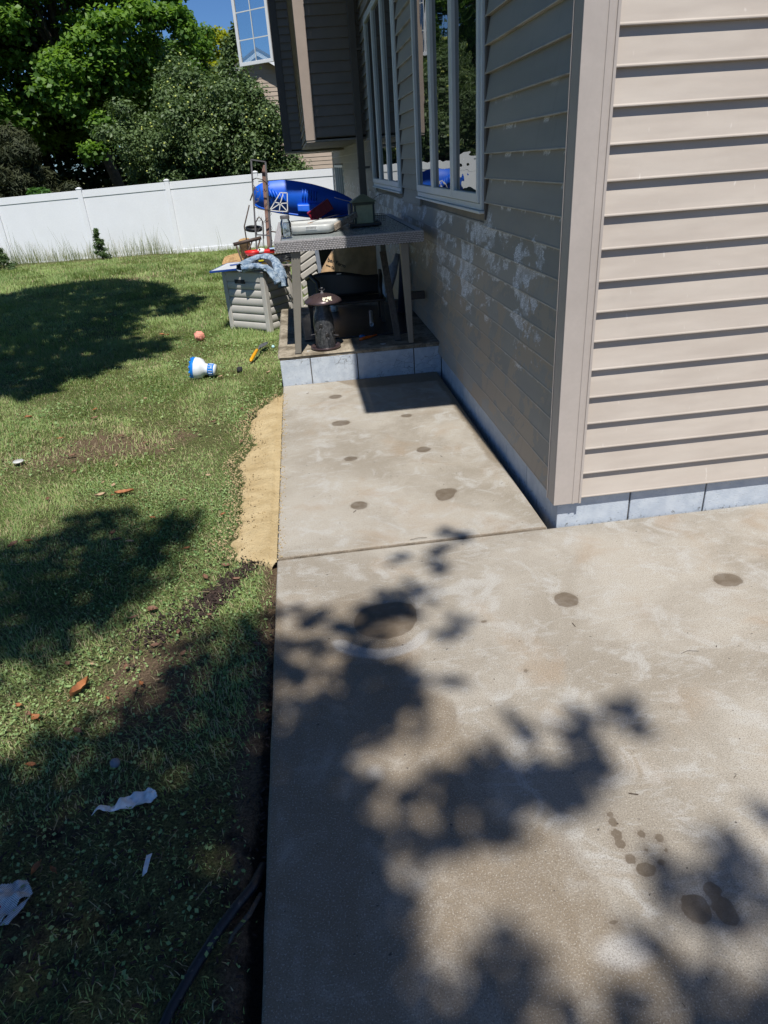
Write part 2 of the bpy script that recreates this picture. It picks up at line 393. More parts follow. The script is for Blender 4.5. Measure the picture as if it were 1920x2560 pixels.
def axis(parts):
    o = [parts[0][0]]
    for a, b, n in parts: o += list(np.linspace(a, b, n+1)[1:])
    return np.array(o)
def build_lawn():
    xs = axis([(-1500,-60,8),(-60,-16,14),(-16,-6,60),(-6,-3,60),(-3,-1.2,90),(-1.2,8,20),(8,60,8),(60,1500,8)])
    ys = axis([(-1500,-40,8),(-40,-6,10),(-6,-2.6,20),(-2.6,3,200),(3,8,100),(8,20,80),(20,60,20),(60,1500,8)])
    X, Y = np.meshgrid(xs, ys, indexing='ij'); Z = ground_z(X, Y)
    n, m = X.shape; v = np.stack([X, Y, Z], -1).reshape(-1, 3)
    i, j = np.meshgrid(np.arange(n-1), np.arange(m-1), indexing='ij'); a = (i*m+j).ravel()
    f = np.stack([a, a+m, a+m+1, a+1], -1)
    npmesh('lawn', v, f, 4, MAT['lawn'], kind='structure', smooth=True,
           attrs=dict(bare=bare_f(X, Y).ravel(), soil=soil_f(X, Y).ravel()))
build_lawn()

WET = [(-0.98,2.488,0.055,0.05),(-0.484,1.86,0.042,0.035),(-0.977,1.845,0.07,0.055),(-0.471,1.179,0.046,0.045),(-0.958,1.156,0.043,0.038),(-0.962,0.478,0.047,0.052),
 (-0.47,0.50,0.055,0.07),(-0.435,0.53,0.04,0.04),(-0.49,0.46,0.035,0.04),(-0.178,-0.615,0.05,0.051),(0.542,-0.616,0.058,0.05),(-0.95,-0.598,0.131,0.12),(-.90,-.56,.09,.08),(-0.555,-0.687,0.011,0.009),(-0.48,-1.011,0.01,0.01),
 (-0.429,-1.64,0.012,0.015),(-0.43,-1.665,0.014,0.017),(-0.437,-1.699,0.015,0.014),(-0.44,-1.734,0.015,0.016),(-0.432,-1.778,0.017,0.019),(-0.408,-1.812,0.026,0.02),(-0.371,-1.713,0.008,0.009),
 (-0.329,-1.732,0.013,0.013),(-0.383,-1.761,0.007,0.007),(-0.359,-1.799,0.011,0.01),(-0.329,-1.77,0.008,0.009),(-0.335,-1.931,0.036,0.038),(-0.27,-1.892,0.021,0.022),(-0.268,-1.946,0.027,0.039),(-0.548,-1.93,0.011,0.005)]
def slab_attrs(X, Y):
    wd = np.full(X.shape, .4)
    for cx, cy, a, b in WET:
        q = np.sqrt(((X-cx)/a)**2 + ((Y-cy)/b)**2); wd = np.minimum(wd, (q-1)*min(a, b))
    damp = np.zeros(X.shape)
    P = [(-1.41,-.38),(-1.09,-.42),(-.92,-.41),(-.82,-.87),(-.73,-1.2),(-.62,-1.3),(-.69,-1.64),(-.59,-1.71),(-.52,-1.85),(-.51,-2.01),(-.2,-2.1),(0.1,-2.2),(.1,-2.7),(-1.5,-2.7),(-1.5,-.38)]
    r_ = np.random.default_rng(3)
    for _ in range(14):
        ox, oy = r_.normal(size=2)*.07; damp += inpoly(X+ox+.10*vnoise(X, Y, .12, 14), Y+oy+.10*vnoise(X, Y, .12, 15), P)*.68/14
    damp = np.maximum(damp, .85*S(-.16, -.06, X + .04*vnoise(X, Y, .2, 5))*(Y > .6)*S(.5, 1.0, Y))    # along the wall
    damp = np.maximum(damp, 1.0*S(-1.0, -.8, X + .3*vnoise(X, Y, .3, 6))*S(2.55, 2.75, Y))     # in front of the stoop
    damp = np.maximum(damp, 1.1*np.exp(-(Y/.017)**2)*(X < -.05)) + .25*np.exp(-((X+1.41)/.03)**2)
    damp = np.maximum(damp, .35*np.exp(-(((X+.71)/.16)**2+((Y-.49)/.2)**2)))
    damp = np.maximum(damp, .45*np.exp(-(((X+.45)/.22)**2+((Y+1.75)/.1)**2))*0)
    r = np.sqrt(((X+.945)/.16)**2+((Y-2.11)/.2)**2)
    pale = (.42*np.exp(-((r-1)/.22)**2) + .38*S(1.1,.8,r))
    r2 = np.sqrt(((X+.97)/.2)**2+((Y+.62)/.19)**2)
    pale = np.maximum(pale, 1.0*np.exp(-((r2-1)/.20)**2)*S(-.70,-.85,X)*S(-.64, -.72, Y))
    pale = np.maximum(pale, .9*np.exp(-(((X+.55)/.10)**2+((Y+2.0)/.06)**2))); pale = np.maximum(pale, .7*np.exp(-(((X+1.08)/.05)**2+((Y+1.37)/.05)**2)))
    pale = np.maximum(pale, .35*S(-.3,.6,Y)*S(3,2,Y))
    return dict(wetd=wd.ravel(), damp=damp.ravel(), pale=pale.ravel())
def inpoly(X, Y, P):
    r = np.zeros(X.shape, bool); n = len(P)
    for i in range(n):
        x0, y0 = P[i]; x1, y1 = P[(i+1) % n]
        if y0 == y1: continue
        c = ((y0 > Y) != (y1 > Y)) & (X < (x1-x0)*(Y-y0)/(y1-y0)+x0); r ^= c
    return r
def slab(name, xs, ys, depth=.13, edge=.006):
    X, Y = np.meshgrid(xs, ys, indexing='ij'); A = slab_attrs(X, Y)
    Z = .0015*vnoise(X, Y, .35, 8)
    x0, x1, y0, y1 = xs[0], xs[-1], ys[0], ys[-1]
    d = np.minimum(np.minimum(X-x0, x1-X), np.minimum(Y-y0, y1-Y)); rr = .012
    Z = Z - np.where(d < rr, rr - np.sqrt(np.maximum(rr**2-(rr-np.minimum(d, rr))**2, 0)), 0)*.8
    X = X + np.where((X == x0), .004*vnoise(Y, X, .12, 2), 0); Y = Y + np.where((Y == y0)|(Y == y1), .006*vnoise(X, Y*0, .05, 21) + .004*vnoise(X, Y*0, .3, 22) - np.sign(Y+.001)*-.002, 0)
    n, m = X.shape; v = np.stack([X, Y, Z], -1).reshape(-1, 3)
    i, j = np.meshgrid(np.arange(n-1), np.arange(m-1), indexing='ij'); a = (i*m+j).ravel()
    f = [np.stack([a, a+m, a+m+1, a+1], -1)]
    ring = [k*m for k in range(n)] + [(n-1)*m+k for k in range(1, m)] + [k*m+m-1 for k in range(n-2, -1, -1)] + [k for k in range(m-2, 0, -1)]
    ring = np.array(ring); L = len(ring); low = v[ring].copy(); low[:, 2] = -depth; base = len(v)
    v = np.vstack([v, low]); k = np.arange(L); kn = (k+1) % L
    f.append(np.stack([ring[kn], ring[k], base+k, base+kn], -1))
    for q in A: A[q] = np.concatenate([A[q], np.full(L, .4 if q == 'wetd' else 0.)])
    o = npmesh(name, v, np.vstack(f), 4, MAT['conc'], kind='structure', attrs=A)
    me = o.data; bm = bmesh.new(); bm.from_mesh(me); bmesh.ops.recalc_face_normals(bm, faces=bm.faces); bm.to_mesh(me); bm.free()
    me.polygons.foreach_set('use_smooth', np.ones(len(me.polygons), bool))
    return o
ed = lambda a, b, n: axis([(a, a+.012, 4), (a+.012, b-.012, n), (b-.012, b, 4)])
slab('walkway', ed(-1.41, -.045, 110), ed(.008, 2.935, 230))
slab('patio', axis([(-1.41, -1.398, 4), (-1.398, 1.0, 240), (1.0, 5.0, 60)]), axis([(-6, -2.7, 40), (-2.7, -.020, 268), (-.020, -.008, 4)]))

def build_sand():
    ys = np.linspace(-.02, 2.74, 200); us = np.linspace(0, 1, 26); e = sand_edge(ys)
    U, Yv = np.meshgrid(us, ys, indexing='ij'); X = -1.412 + U*(e[None, :]+1.412)
    # the sheet ends inside the soil: crown in the middle, dips under the lawn at its outer edge
    Z = ground_z(X, Yv)*(.35+.65*U) + .006 + .006*np.sin(np.pi*np.clip(U*1.1, 0, 1)) + .008*vnoise(X, Yv, .05, 31) + .006*vnoise(X, Yv, .16, 32)
    Z = Z - .03*S(.85, 1.0, U) + .006*(1-U)
    n, m = X.shape; v = np.stack([X, Yv, Z], -1).reshape(-1, 3)
    i, j = np.meshgrid(np.arange(n-1), np.arange(m-1), indexing='ij'); a = (i*m+j).ravel()
    npmesh('sand_strip', v, np.stack([a, a+m, a+m+1, a+1], -1), 4, MAT['sand'], kind='structure', smooth=True)
    c = MB()
    for q in range(1500):     # crumbs of damp sand and grit, some strewn over the grass edge and the slab
        y = random.uniform(-.02, 2.72); e_ = float(sand_edge(y)); x = random.uniform(e_-.02, -1.425) if q < 450 else e_ + random.gauss(-.02, .035) if q < 1250 else random.uniform(-1.41, -1.41+random.random()*.05)
        if x > -1.42 and q < 1250: continue
        z = float(ground_z(x, y))*.7+.018 if x < -1.415 else .002
        s = random.uniform(.0015, .0042); R = Matrix.Rotation(random.random()*3, 3, Vector((random.random(), random.random(), 1)).normalized())
        c.box((x-s, y-s, z-s*.6), (x+s, y+s, z+s*.6), R)
    c.build('sand_crumbs', MAT['sand'], kind='stuff')
build_sand()

# ------------------------------------------------------------------ main house
house = thing('house', (0, 0, -.2), 'taupe vinyl sided house on pale blue painted block, peeling long wall and tall casement windows', 'house')
CR = .127; ZB = .165
def board(mb, a, b, n, z0, h=CR, proud=.029, back=0.0):
    """one lap siding board from a to b (xy), outward normal n"""
    a = Vector((*a, 0)); b = Vector((*b, 0)); n = Vector((*n, 0))
    prof = [(0, 0), (proud, 0), (proud+.0012, .002), (proud+.0012, .006), (proud-.0012, .011), (proud*.84, h*.22), (.004, h+.012), (0, h+.012)]
    prof = [(d+back, z+z0) for d, z in prof]
    vs = [p + n*d + Vector((0,0,z)) for p in (a, b) for d, z in prof]; k = len(prof)
    return mb.add(vs, [tuple(range(k)), tuple(range(2*k-1, k-1, -1))] + [(i, (i+1) % k, k+(i+1) % k, k+i) for i in range(k)])
H1 = 4.2
# solid cores behind the siding
mb = MB(); mb.box((.0, .025, .17), (8, 8.05, H1)); mb.box((.0, 8.05, .10), (8, 17.2, 2.05)); mb.box((.0, 8.052, 2.05), (8, 14.0, 5.8)); mb.build('wall', MAT['inside'], house)
W = [(1.37, 3.63), (4.68, 7.2)]; WZ0, WZ1 = 1.395, 3.27
FW = (13.5, 16.6); FZ0, FZ1 = 1.02, 1.60
k = 0
while ZB + k*CR < H1 - .02:
    z0 = ZB + k*CR; z1 = z0 + CR
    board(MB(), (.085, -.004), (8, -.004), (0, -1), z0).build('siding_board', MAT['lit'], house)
    segs = []; y = .055
    if z1 > WZ0+.02 and z0 < WZ1:
        for a, b in W: segs.append((y, a)); y = b
    segs.append((y, 8.1))
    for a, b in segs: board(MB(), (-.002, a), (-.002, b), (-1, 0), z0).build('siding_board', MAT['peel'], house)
    if z0 < 2.05:
        segs = [(8.1, 17.2)] if not (z1 > FZ0+.03 and z0 < FZ1) else [(8.1, FW[0]), (FW[1], 17.2)]
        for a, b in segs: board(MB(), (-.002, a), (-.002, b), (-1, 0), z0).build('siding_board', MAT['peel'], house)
    k += 1
# corner post: two outward faces, side lips and a channel
ct = MB()
ct.box((-.036, -.040, .142), (.096, -.028, H1)); ct.box((-.036, -.028, .142), (-.025, .052, H1)); ct.box((.088, -.046, .142), (.100, -.012, H1))
ct.box((-.040, .052, .142), (-.008, .058, H1)); ct.box((.056, -.0435, .142), (.066, -.040, H1))
ct.build('corner_trim', MAT['trim'], house, bevel=.0025)
ct = MB(); ct.box((-.030, 17.2, .10), (.02, 17.28, 2.05)); ct.build('corner_trim', MAT['trim'], house)
# foundation of painted blocks, joints recessed
fb = MB(); fb.box((.012, .012, -.25), (7.9, 17.1, .168)); fb.build('foundation', MAT['mortar'], house)
x = 0.0; i = 0
while x < 5.6:
    x1 = x + (.40 if i else .38)
    o = MB().box((x, 0, -.24), (x1-.008, .1, .165)).build('foundation_block', MAT['blockf'], house, bevel=.004); x = x1; i += 1
y = .102
while y < 2.93:
    y1 = y + .40; MB().box((0, y, -.24), (.1, min(y1-.008, 2.93), .165)).build('foundation_block', MAT['blockf'], house, bevel=.004); y = y1
MB().box((.0, 5.1, -.24), (.1, 17.1, .165)).build('foundation_wall', MAT['block'], house)

def casements(y0, y1, z0, z1, n, gl):
    fr = .035
    f = MB()
    f.box((-.045, y0, z0), (.05, y0+fr, z1)); f.box((-.045, y1-fr, z0), (.05, y1, z1)); f.box((-.045, y0+fr, z1-fr), (.05, y1-fr, z1)); f.box((-.045, y0+fr, z0), (.05, y1-fr, z0+fr))
    win = f.build('window', MAT['frame'], house, bevel=.003)
    s = MB(); s.box((-.062, y0-.01, z0-.018), (-.02, y1+.01, z0-.002)); s.build('sill', MAT['frame'], win, bevel=.003)
    c = MB(); c.box((-.030, y0-.035, z0-.05), (.0, y0-.002, z1+.02)); c.build('side_channel', MAT['trimd'], win)
    c = MB(); c.box((-.020, y1+.002, z0-.02), (.0, y1+.02, z1+.02)); c.build('side_channel', MAT['trimd'], win)
    wd = (y1-y0-2*fr)/n
    for i in range(n):
        a = y0+fr+i*wd+.004; b = a+wd-.008; st = .052
        m = MB(); g0, g1 = z0+fr+.004, z1-fr-.004
        m.box((-.058, a, g0), (.03, a+st*.8, g1)); m.box((-.058, b-st, g0), (.03, b, g1)); m.box((-.058, a+st*.8, g0), (.03, b-st, g0+st)); m.box((-.058, a+st*.8, g1-st), (.03, b-st, g1))
        m.build('sash', MAT['frame'], win, bevel=.004)
        g = MB(); g.box((-.034, a+st*.8, g0+st), (-.027, b-st, g1-st)); g.build('pane', MAT['glass_ripple'] if (gl and i == 0) else MAT['glass'], win)
casements(*W[0], WZ0, WZ1, 3, True); casements(*W[1], WZ0, WZ1, 3, False)
f = MB()
for a in np.linspace(FW[0], FW[1]-.05, 5): f.box((-.03, a, FZ0), (.02, a+.06, FZ1))
f.box((-.031, FW[0], FZ0-.05), (.02, FW[1], FZ0)); f.box((-.031, FW[0], FZ1), (.02, FW[1], FZ1+.05))
win = f.build('window', MAT['frame'], house); g = MB(); g.box((-.004, FW[0], FZ0), (.004, FW[1], FZ1)); g.build('pane', MAT['glass'], win)

# near roof, eave over the long wall, gutter
r = MB(); r.prism([(-.66, -.24, H1), (-.66, -.24, H1+.14), (4, -.24, H1+1.7), (8.7, -.24, H1+.14), (8.7, -.24, H1)], (0, 8.2, 0)); rf = r.build('roof', MAT['shingle'], house)
r = MB(); r.box((-.64, -.22, H1-.022), (8.6, 7.9, H1-.002)); r.build('soffit', MAT['soffit'], house)
g = MB(); g.box((-.72, -.25, H1+.03), (-.662, 7.9, H1+.15)); g.build('gutter', MAT['roofmetal'], house)
# bump-outs of the upper storey
def bump(name, x0, y0, y1, zb, zt, right, nearmat):
    c = MB(); c.box((x0+.02, y0+.02, zb), (.0, y1, zt)); bay = c.build(name, MAT['inside'], house)
    z = zb+.01
    while z < zt-.05:
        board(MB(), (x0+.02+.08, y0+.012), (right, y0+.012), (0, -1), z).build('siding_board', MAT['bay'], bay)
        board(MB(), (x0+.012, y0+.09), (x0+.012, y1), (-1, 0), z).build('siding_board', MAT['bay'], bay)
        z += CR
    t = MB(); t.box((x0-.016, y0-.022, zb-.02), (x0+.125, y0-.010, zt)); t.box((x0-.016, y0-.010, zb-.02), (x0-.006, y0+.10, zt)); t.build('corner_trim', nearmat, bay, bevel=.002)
    s = MB(); s.box((x0-.012, y0-.014, zb-.045), (.0, y1, zb-.021)); s.build('soffit_board', MAT['soffit'], bay)
    for q in np.arange(y0, y1-.1, .3): MB().box((x0, q+.02, zb-.050), (-.02, q+.29, zb-.0455)).build('soffit_slat', MAT['soffit'], bay)
    return bay
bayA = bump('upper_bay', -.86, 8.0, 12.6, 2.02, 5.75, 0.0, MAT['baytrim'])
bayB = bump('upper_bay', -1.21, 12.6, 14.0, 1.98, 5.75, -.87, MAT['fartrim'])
r = MB(); r.prism([(-1.19, 6.75, 6.2), (-1.19, 6.75, 6.34), (4, 6.75, 8.4), (8.7, 6.75, 6.34), (8.7, 6.75, 6.2)], (0, 7.4, 0)); r.build('roof', MAT['shingle'], house)
# downspout
d = MB(); d.box((-.185, 7.80, .95), (-.085, 7.88, 4.2)); d.build('downspout', MAT['trimd'], house, bevel=.008)
d = MB()
for z in (1.6, 3.0): d.box((-.19, 7.795, z), (-.02, 7.885, z+.03))
d.build('downspout_strap', MAT['trimd'], house)
d = MB(); d.tube([(-.135, 7.84, .95), (-.135, 7.80, .6), (-.16, 7.6, .1)], .04, 8); d.build('downspout_elbow', MAT['trimd'], house)

# open casement on the far bay
hinge = Vector((-1.235, 12.75, 0)); free = Vector((-1.90, 13.25, 0)); dv = (free-hinge); L = dv.length; dv.normalize(); nv = Vector((dv.y, -dv.x, 0))
Zc0, Zc1 = 3.50, 5.0
f = MB()
def cb(a, b, z0, z1, t): 
    p = [hinge+dv*a-nv*t, hinge+dv*b-nv*t, hinge+dv*b+nv*t, hinge+dv*a+nv*t]
    f.hexa([q+Vector((0,0,z0)) for q in p] + [q+Vector((0,0,z1)) for q in p])
cb(0, .05, Zc0, Zc1, .02); cb(L-.06, L, Zc0, Zc1, .02); cb(.05, L-.06, Zc0, Zc0+.06, .02); cb(.05, L-.06, Zc1-.06, Zc1, .02)
cas = f.build('open_casement', MAT['white'], house, bevel=.003)
f = MB(); cb(L*.5-.009, L*.5+.009, Zc0+.06, Zc1-.06, .006)
for q in (.42, .86): cb(.05, L-.06, Zc0+q-.009, Zc0+q+.009, .0055)
f.build('muntin', MAT['frame'], cas)
f = MB(); cb(.05, L-.06, Zc0+.06, Zc1-.06, .002); f.build('pane', MAT['clear'], cas)

# ------------------------------------------------------------------ stoop
st = thing('stoop', (-.7, 4, -.1), 'raised concrete stoop with cracked pale painted block front, under the wicker table', 'stoop')
mb = MB(); mb.box((-1.395, 2.955, -.15), (-.01, 5.08, .22)); mb.build('core', MAT['mortar'], st)
for a, b in ((-1.41, -1.155), (-1.147, -.747), (-.739, -.247), (-.239, -.003)):
    MB().box((a, 2.94, -.14), (b, 3.04, .222)).build('block', MAT['block'], st, bevel=.004)
y = 3.045
while y < 5.0:
    MB().box((-1.412, y, -.14), (-1.30, min(y+.4, 5.09), .222)).build('block', MAT['block'], st, bevel=.004); y += .408
def stoop_top():
    xs = axis([(-1.425, -1.415, 2), (-1.415, -.012, 60), (-.012, -.004, 1)]); ys = axis([(2.928, 2.94, 2), (2.94, 5.1, 80)])
    X, Y = np.meshgrid(xs, ys, indexing='ij'); Z = .26 + .004*vnoise(X, Y, .07, 41) - .012*(S(2.942, 2.929, Y) + S(-1.412, -1.424, X))
    X = X + .008*vnoise(X, Y, .05, 42)*(X < -1.40); Y = Y + .010*vnoise(X, Y, .05, 43)*(Y < 2.95)
    P = [[(X[i,j], Y[i,j], Z[i,j]) for j in range(len(ys))] for i in range(len(xs))]
    m = MB(); m.grid(P)
    B = [[(x, y, .223) for y in (2.932, 5.1)] for x in (-1.418, -.005)]
    m.box((-1.413, 2.94, .2235), (-.006, 5.095, .2475)); m.build('top_slab', MAT['stoop'], st, smooth=False)
stoop_top()
# ------------------------------------------------------------------ fence
def fence():
    px = [-24.1+2.42*i for i in range(13)]
    fy = lambda x: 17.55 - .125*x*1.0 if x > -9.6 else 17.55+.125*9.6 - .02*(x+9.6)
    zt = lambda x: 1.575 if x > -2.5 else 1.575 + (x+2.5)*.022
    root = thing('vinyl_fence', (px[0], fy(px[0]), -.3), 'white vinyl privacy fence across the back of the lawn, with capped posts', 'fence')
    px = [x + .15 - (px[-1] - 4.94 - .2) + .0 - .15 for x in px]   # one post lands at x = .20 - 2.42 k
    for a in px:
        y = fy(a); t = zt(a)
        m = MB(); m.box((a-.064, y-.064, -.5), (a+.064, y+.064, t+.03)); po = m.build('post', MAT['white'], root, bevel=.006)
        c = MB(); c.box((a-.074, y-.074, t+.031), (a+.074, y+.074, t+.05)); c.hexa([(a-.07,y-.07,t+.0505),(a+.07,y-.07,t+.0505),(a+.07,y+.07,t+.0505),(a-.07,y+.07,t+.0505),(a-.02,y-.02,t+.075),(a+.02,y-.02,t+.075),(a+.02,y+.02,t+.075),(a-.02,y+.02,t+.075)]); c.build('post_cap', MAT['white'], po)
    for a, b in zip(px[:-1], px[1:]):
        y0, y1, t0, t1 = fy(a), fy(b), zt(a), zt(b); a += .066; b -= .066
        n = Vector((-(y1-y0), b-a, 0)).normalized()
        def strip(nm, za, zb_, zc, zd, th, bev=.004):
            A = Vector((a, y0, 0)); B = Vector((b, y1, 0)); m = MB()
            m.hexa([A-n*th+Vector((0,0,za)), B-n*th+Vector((0,0,zb_)), B+n*th+Vector((0,0,zb_)), A+n*th+Vector((0,0,za)), A-n*th+Vector((0,0,zc)), B-n*th+Vector((0,0,zd)), B+n*th+Vector((0,0,zd)), A+n*th+Vector((0,0,zc))])
            m.build(nm, MAT['white'], root, bevel=bev)
        strip('top_rail', t0-.18, t1-.18, t0, t1, .025)
        strip('bottom_rail', t0-1.86, t1-1.86, t0-1.72, t1-1.72, .026)
        A = Vector((a, y0, 0)); B = Vector((b, y1, 0)); nb = 1
        for i in range(nb):
            u0, u1 = i/nb, (i+1)/nb; P = A.lerp(B, u0); Q = A.lerp(B, u1); m = MB()
            z0 = t0-1.715; z1 = t0-.182 if t0 < t1 else t1-.182
            zl0, zl1 = (t0+(t1-t0)*u0), (t0+(t1-t0)*u1)
            m.hexa([P-n*.011+Vector((0,0,zl0-1.719)), Q-n*.011+Vector((0,0,zl1-1.719)), Q+n*.011+Vector((0,0,zl1-1.719)), P+n*.011+Vector((0,0,zl0-1.719)), P-n*.011+Vector((0,0,zl0-.182)), Q-n*.011+Vector((0,0,zl1-.182)), Q+n*.011+Vector((0,0,zl1-.182)), P+n*.011+Vector((0,0,zl0-.182))])
            m.build('panel', MAT['white'], root)
fence()

# ------------------------------------------------------------------ neighbour house behind the apple tree
def neighbour():
    root = thing('neighbour_house', (-1, 33, -.4), 'tan lap sided neighbour house with white gable trim beyond the apple tree', 'house')
    x0, x1, y0 = -6.4, 4.2, 31.0; ax, az = -2.0, 6.0; ze = 3.2
    sl = (az-ze)/(ax-(-6.8))
    mb = MB(); mb.prism([(x0, y0+.06, -.6), (x1, y0+.06, -.6), (x1, y0+.06, 3.0), (ax+.3, y0+.06, az-.2), (x0, y0+.06, 3.0)], (0, 8, 0)); mb.build('wall', MAT['inside'], root)
    tan = M('tan_siding', (.42,.34,.27), .6, .06, 3)
    z = -.4
    while z < az-.35:
        hw0 = x0 if z < 3.0 else ax - (az-.2-z)/sl*.9
        hw1 = x1 if z < 2.9 else min(x1, ax + (az-.2-z)/sl*.9)
        if hw1-hw0 > .3: board(MB(), (hw0, y0+.05), (hw1, y0+.05), (0, -1), z, .16, .022).build('siding_board', tan, root)
        z += .16
    for s, ex in ((-1, -6.9), (1, 4.6)):
        ez = az - abs(ex-ax)*sl
        m = MB(); m.hexa([(ax, y0-.35, az-.20), (ex, y0-.35, ez-.20), (ex, y0-.30, ez-.20), (ax, y0-.30, az-.20), (ax, y0-.35, az), (ex, y0-.35, ez), (ex, y0-.30, ez), (ax, y0-.30, az)]); m.build('rake_board', MAT['white'], root)
        m = MB(); m.hexa([(ax, y0-.38, az+.003), (ex, y0-.38, ez+.003), (ex, y0+8, ez+.003), (ax, y0+8, az+.003), (ax, y0-.38, az+.09), (ex, y0-.38, ez+.09), (ex, y0+8, ez+.09), (ax, y0+8, az+.09)]); m.build('roof', MAT['shingle'], root)
        m = MB(); m.hexa([(ax, y0-.298, az-.06), (ex, y0-.298, ez-.06), (ex, y0+.02, ez-.06), (ax, y0+.02, az-.06), (ax, y0-.298, az-.03), (ex, y0-.298, ez-.03), (ex, y0+.02, ez-.03), (ax, y0+.02, az-.03)]); m.build('soffit', MAT['white'], root)
    m = MB(); m.box((-.1, y0-.05, .35), (.75, y0+.02, 1.32)); wn_ = m.build('window', MAT['white'], root); m = MB(); m.box((-.02, y0-.07, .43), (.67, y0-.052, 1.24)); m.build('pane', MAT['glass'], wn_)
neighbour()

# ------------------------------------------------------------------ foliage
def leaf_cloud(name, C, R, per, size, mat, parent=None, kind=None, shell=.45, flat=.55, aspect=1.7, tint_up=.45, droop=0, org=(0,0,0), seed=1, top=.0):
    """leaf faces spread through clumps. C (k,3) centres, R (k,3) radii"""
    r = np.random.default_rng(seed); C = np.asarray(C, float); R = np.asarray(R, float); K = len(C)
    idx = np.repeat(np.arange(K), per); n = len(idx)
    d = r.normal(size=(n, 3)); d /= np.linalg.norm(d, axis=1)[:, None]
    if top: d[:, 2] = np.where(r.random(n) < top, np.abs(d[:, 2]), d[:, 2])
    rad = (shell + (1-shell)*r.random(n)**.7)*(1+.22*r.normal(size=n)); p = C[idx] + d*R[idx]*rad[:, None]
    nrm = d*(1-flat) + np.array([0, 0, 1])*flat + r.normal(size=(n, 3))*.45; nrm /= np.linalg.norm(nrm, axis=1)[:, None]
    t = np.cross(nrm, r.normal(size=(n, 3))); t /= np.linalg.norm(t, axis=1)[:, None]; b = np.cross(nrm, t)
    s = size*(.65+.7*r.random(n))[:, None]; t = t*s*.5*aspect**.5; b = b*s*.5/aspect**.5
    fold = nrm*s*.12
    v = np.stack([p-t, p-b*1.0+fold-t*.1, p+t, p+b*1.0+fold-t*.1], 1).reshape(-1, 3)
    f = np.arange(4*n).reshape(n, 4); f = np.concatenate([f[:, [0,1,2]], f[:, [0,2,3]]])
    ct = r.random(K)[idx]; tint = np.clip(.25*ct + .45*r.random(n) + tint_up*np.clip(d[:, 2], -.3, 1)*.6, 0, 1)**1.5  # leaves on clump tops coloured lighter, as if lit from above
    return npmesh(name, v, f, 3, mat, parent=parent, kind=kind, attrs=dict(tint=np.repeat(tint, 4)), org=org)
def limbs(mb, base, tips, r0, rnd):
    for tpt in tips:
        tpt = Vector(tpt); b = Vector(base); m = b.lerp(tpt, .5) + Vector((rnd.uniform(-.3,.3), rnd.uniform(-.3,.3), rnd.uniform(-.1,.3)))
        q = b.lerp(tpt, .25) + Vector((rnd.uniform(-.1,.1), rnd.uniform(-.1,.1), .15))
        mb.tube([b, q, m, b.lerp(tpt, .8)+Vector((0,0,.1)), tpt], [r0, r0*.75, r0*.5, r0*.28, r0*.12], 6)
bark = M('bark', (.085,.07,.055), .9, .35, 9, .9, .02, fine=50)
Lf_apple = mat_leaf('apple_leaf', (.060,.100,.036), (.17,.24,.09), .22, .5)
Lf_maple = mat_leaf('maple_leaf', (.04,.105,.02), (.21,.35,.05), .38, .5)
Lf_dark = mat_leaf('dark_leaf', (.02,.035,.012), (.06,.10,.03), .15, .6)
Lf_yel = mat_leaf('yellow_leaf', (.20,.24,.01), (.42,.42,.01), .4, .5)
Lf_pine = mat_leaf('pine_needle', (.018,.028,.010), (.09,.098,.040), .1, .7)

def tree(nm, label, cat, base, trunk, clumps, per, size, mat, tips=8, group=None, seed=1, **kw):
    root = thing(nm, base, label, cat, group); rnd = random.Random(seed)
    C = np.array([c[:3] for c in clumps]); R = np.array([c[3:6] if len(c) > 4 else (c[3],)*3 for c in clumps])
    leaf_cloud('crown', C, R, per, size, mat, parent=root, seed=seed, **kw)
    m = MB(); m.tube([base] + list(trunk[0]), trunk[1], 9)
    sel = rnd.sample(range(len(C)), min(tips, len(C)))
    limbs(m, trunk[0][-1], [tuple(C[i]) for i in sel], trunk[1][-1]*.8, rnd)
    m.build('trunk', bark, root, smooth=True); return root
def ell_clumps(c, R, n, r0, r1, seed, fill=.35, squash=.8, zmin=None):
    rnd = np.random.default_rng(seed); out = []
    while len(out) < n:
        d = rnd.normal(size=3); d /= np.linalg.norm(d); q = fill + (1-fill)*rnd.random()**.5
        p = np.array(c) + d*np.array(R)*q
        if zmin is not None and p[2] < zmin: continue
        r = rnd.uniform(r0, r1); out.append((p[0], p[1], p[2], r, r, r*squash))
    return out
# apple tree, laden with small yellow green fruit
ap = ell_clumps((-3.65, 21.6, 1.9), (2.85, 2.2, 2.7), 185, .38, .72, 11, .25, .9, -.2)
ap += [(-1.5,21,2.6,.5,.5,.5),(-1.2,21,2.0,.5,.5,.5),(-1.7,21,3.2,.45,.45,.4),(-.9,20.6,1.5,.45,.45,.4),(-2.1,21.2,3.7,.4,.4,.4),(-.55,20.2,1.15,.3,.3,.25),(-1.35,20.8,1.1,.5,.5,.4),(-2.75,21.4,4.3,.4,.4,.4),(-2.6, 21.4, 4.75, .22, .22, .45), (-2.35, 21.4, 5.1, .12, .12, .35), (-5.9, 21, 3.5, .5, .5, .3), (-6.4, 20.8, 2.9, .45, .45, .25), (-1.6, 20.6, 1.5, .5,.5,.4), (-1.1, 20.2, .9, .5,.5,.4), (-1.0,20.0,1.35,.35,.35,.3)]
apple = tree('apple_tree', 'broad apple tree dotted with small yellow green fruit, just behind the white fence', 'tree', (-3.9, 21.8, -.4), ([(-3.9, 21.8, .5), (-3.8, 21.7, 1.2)], [.16, .13, .11]), ap, 520, .085, Lf_apple, 16, seed=5, flat=.45, shell=.35)
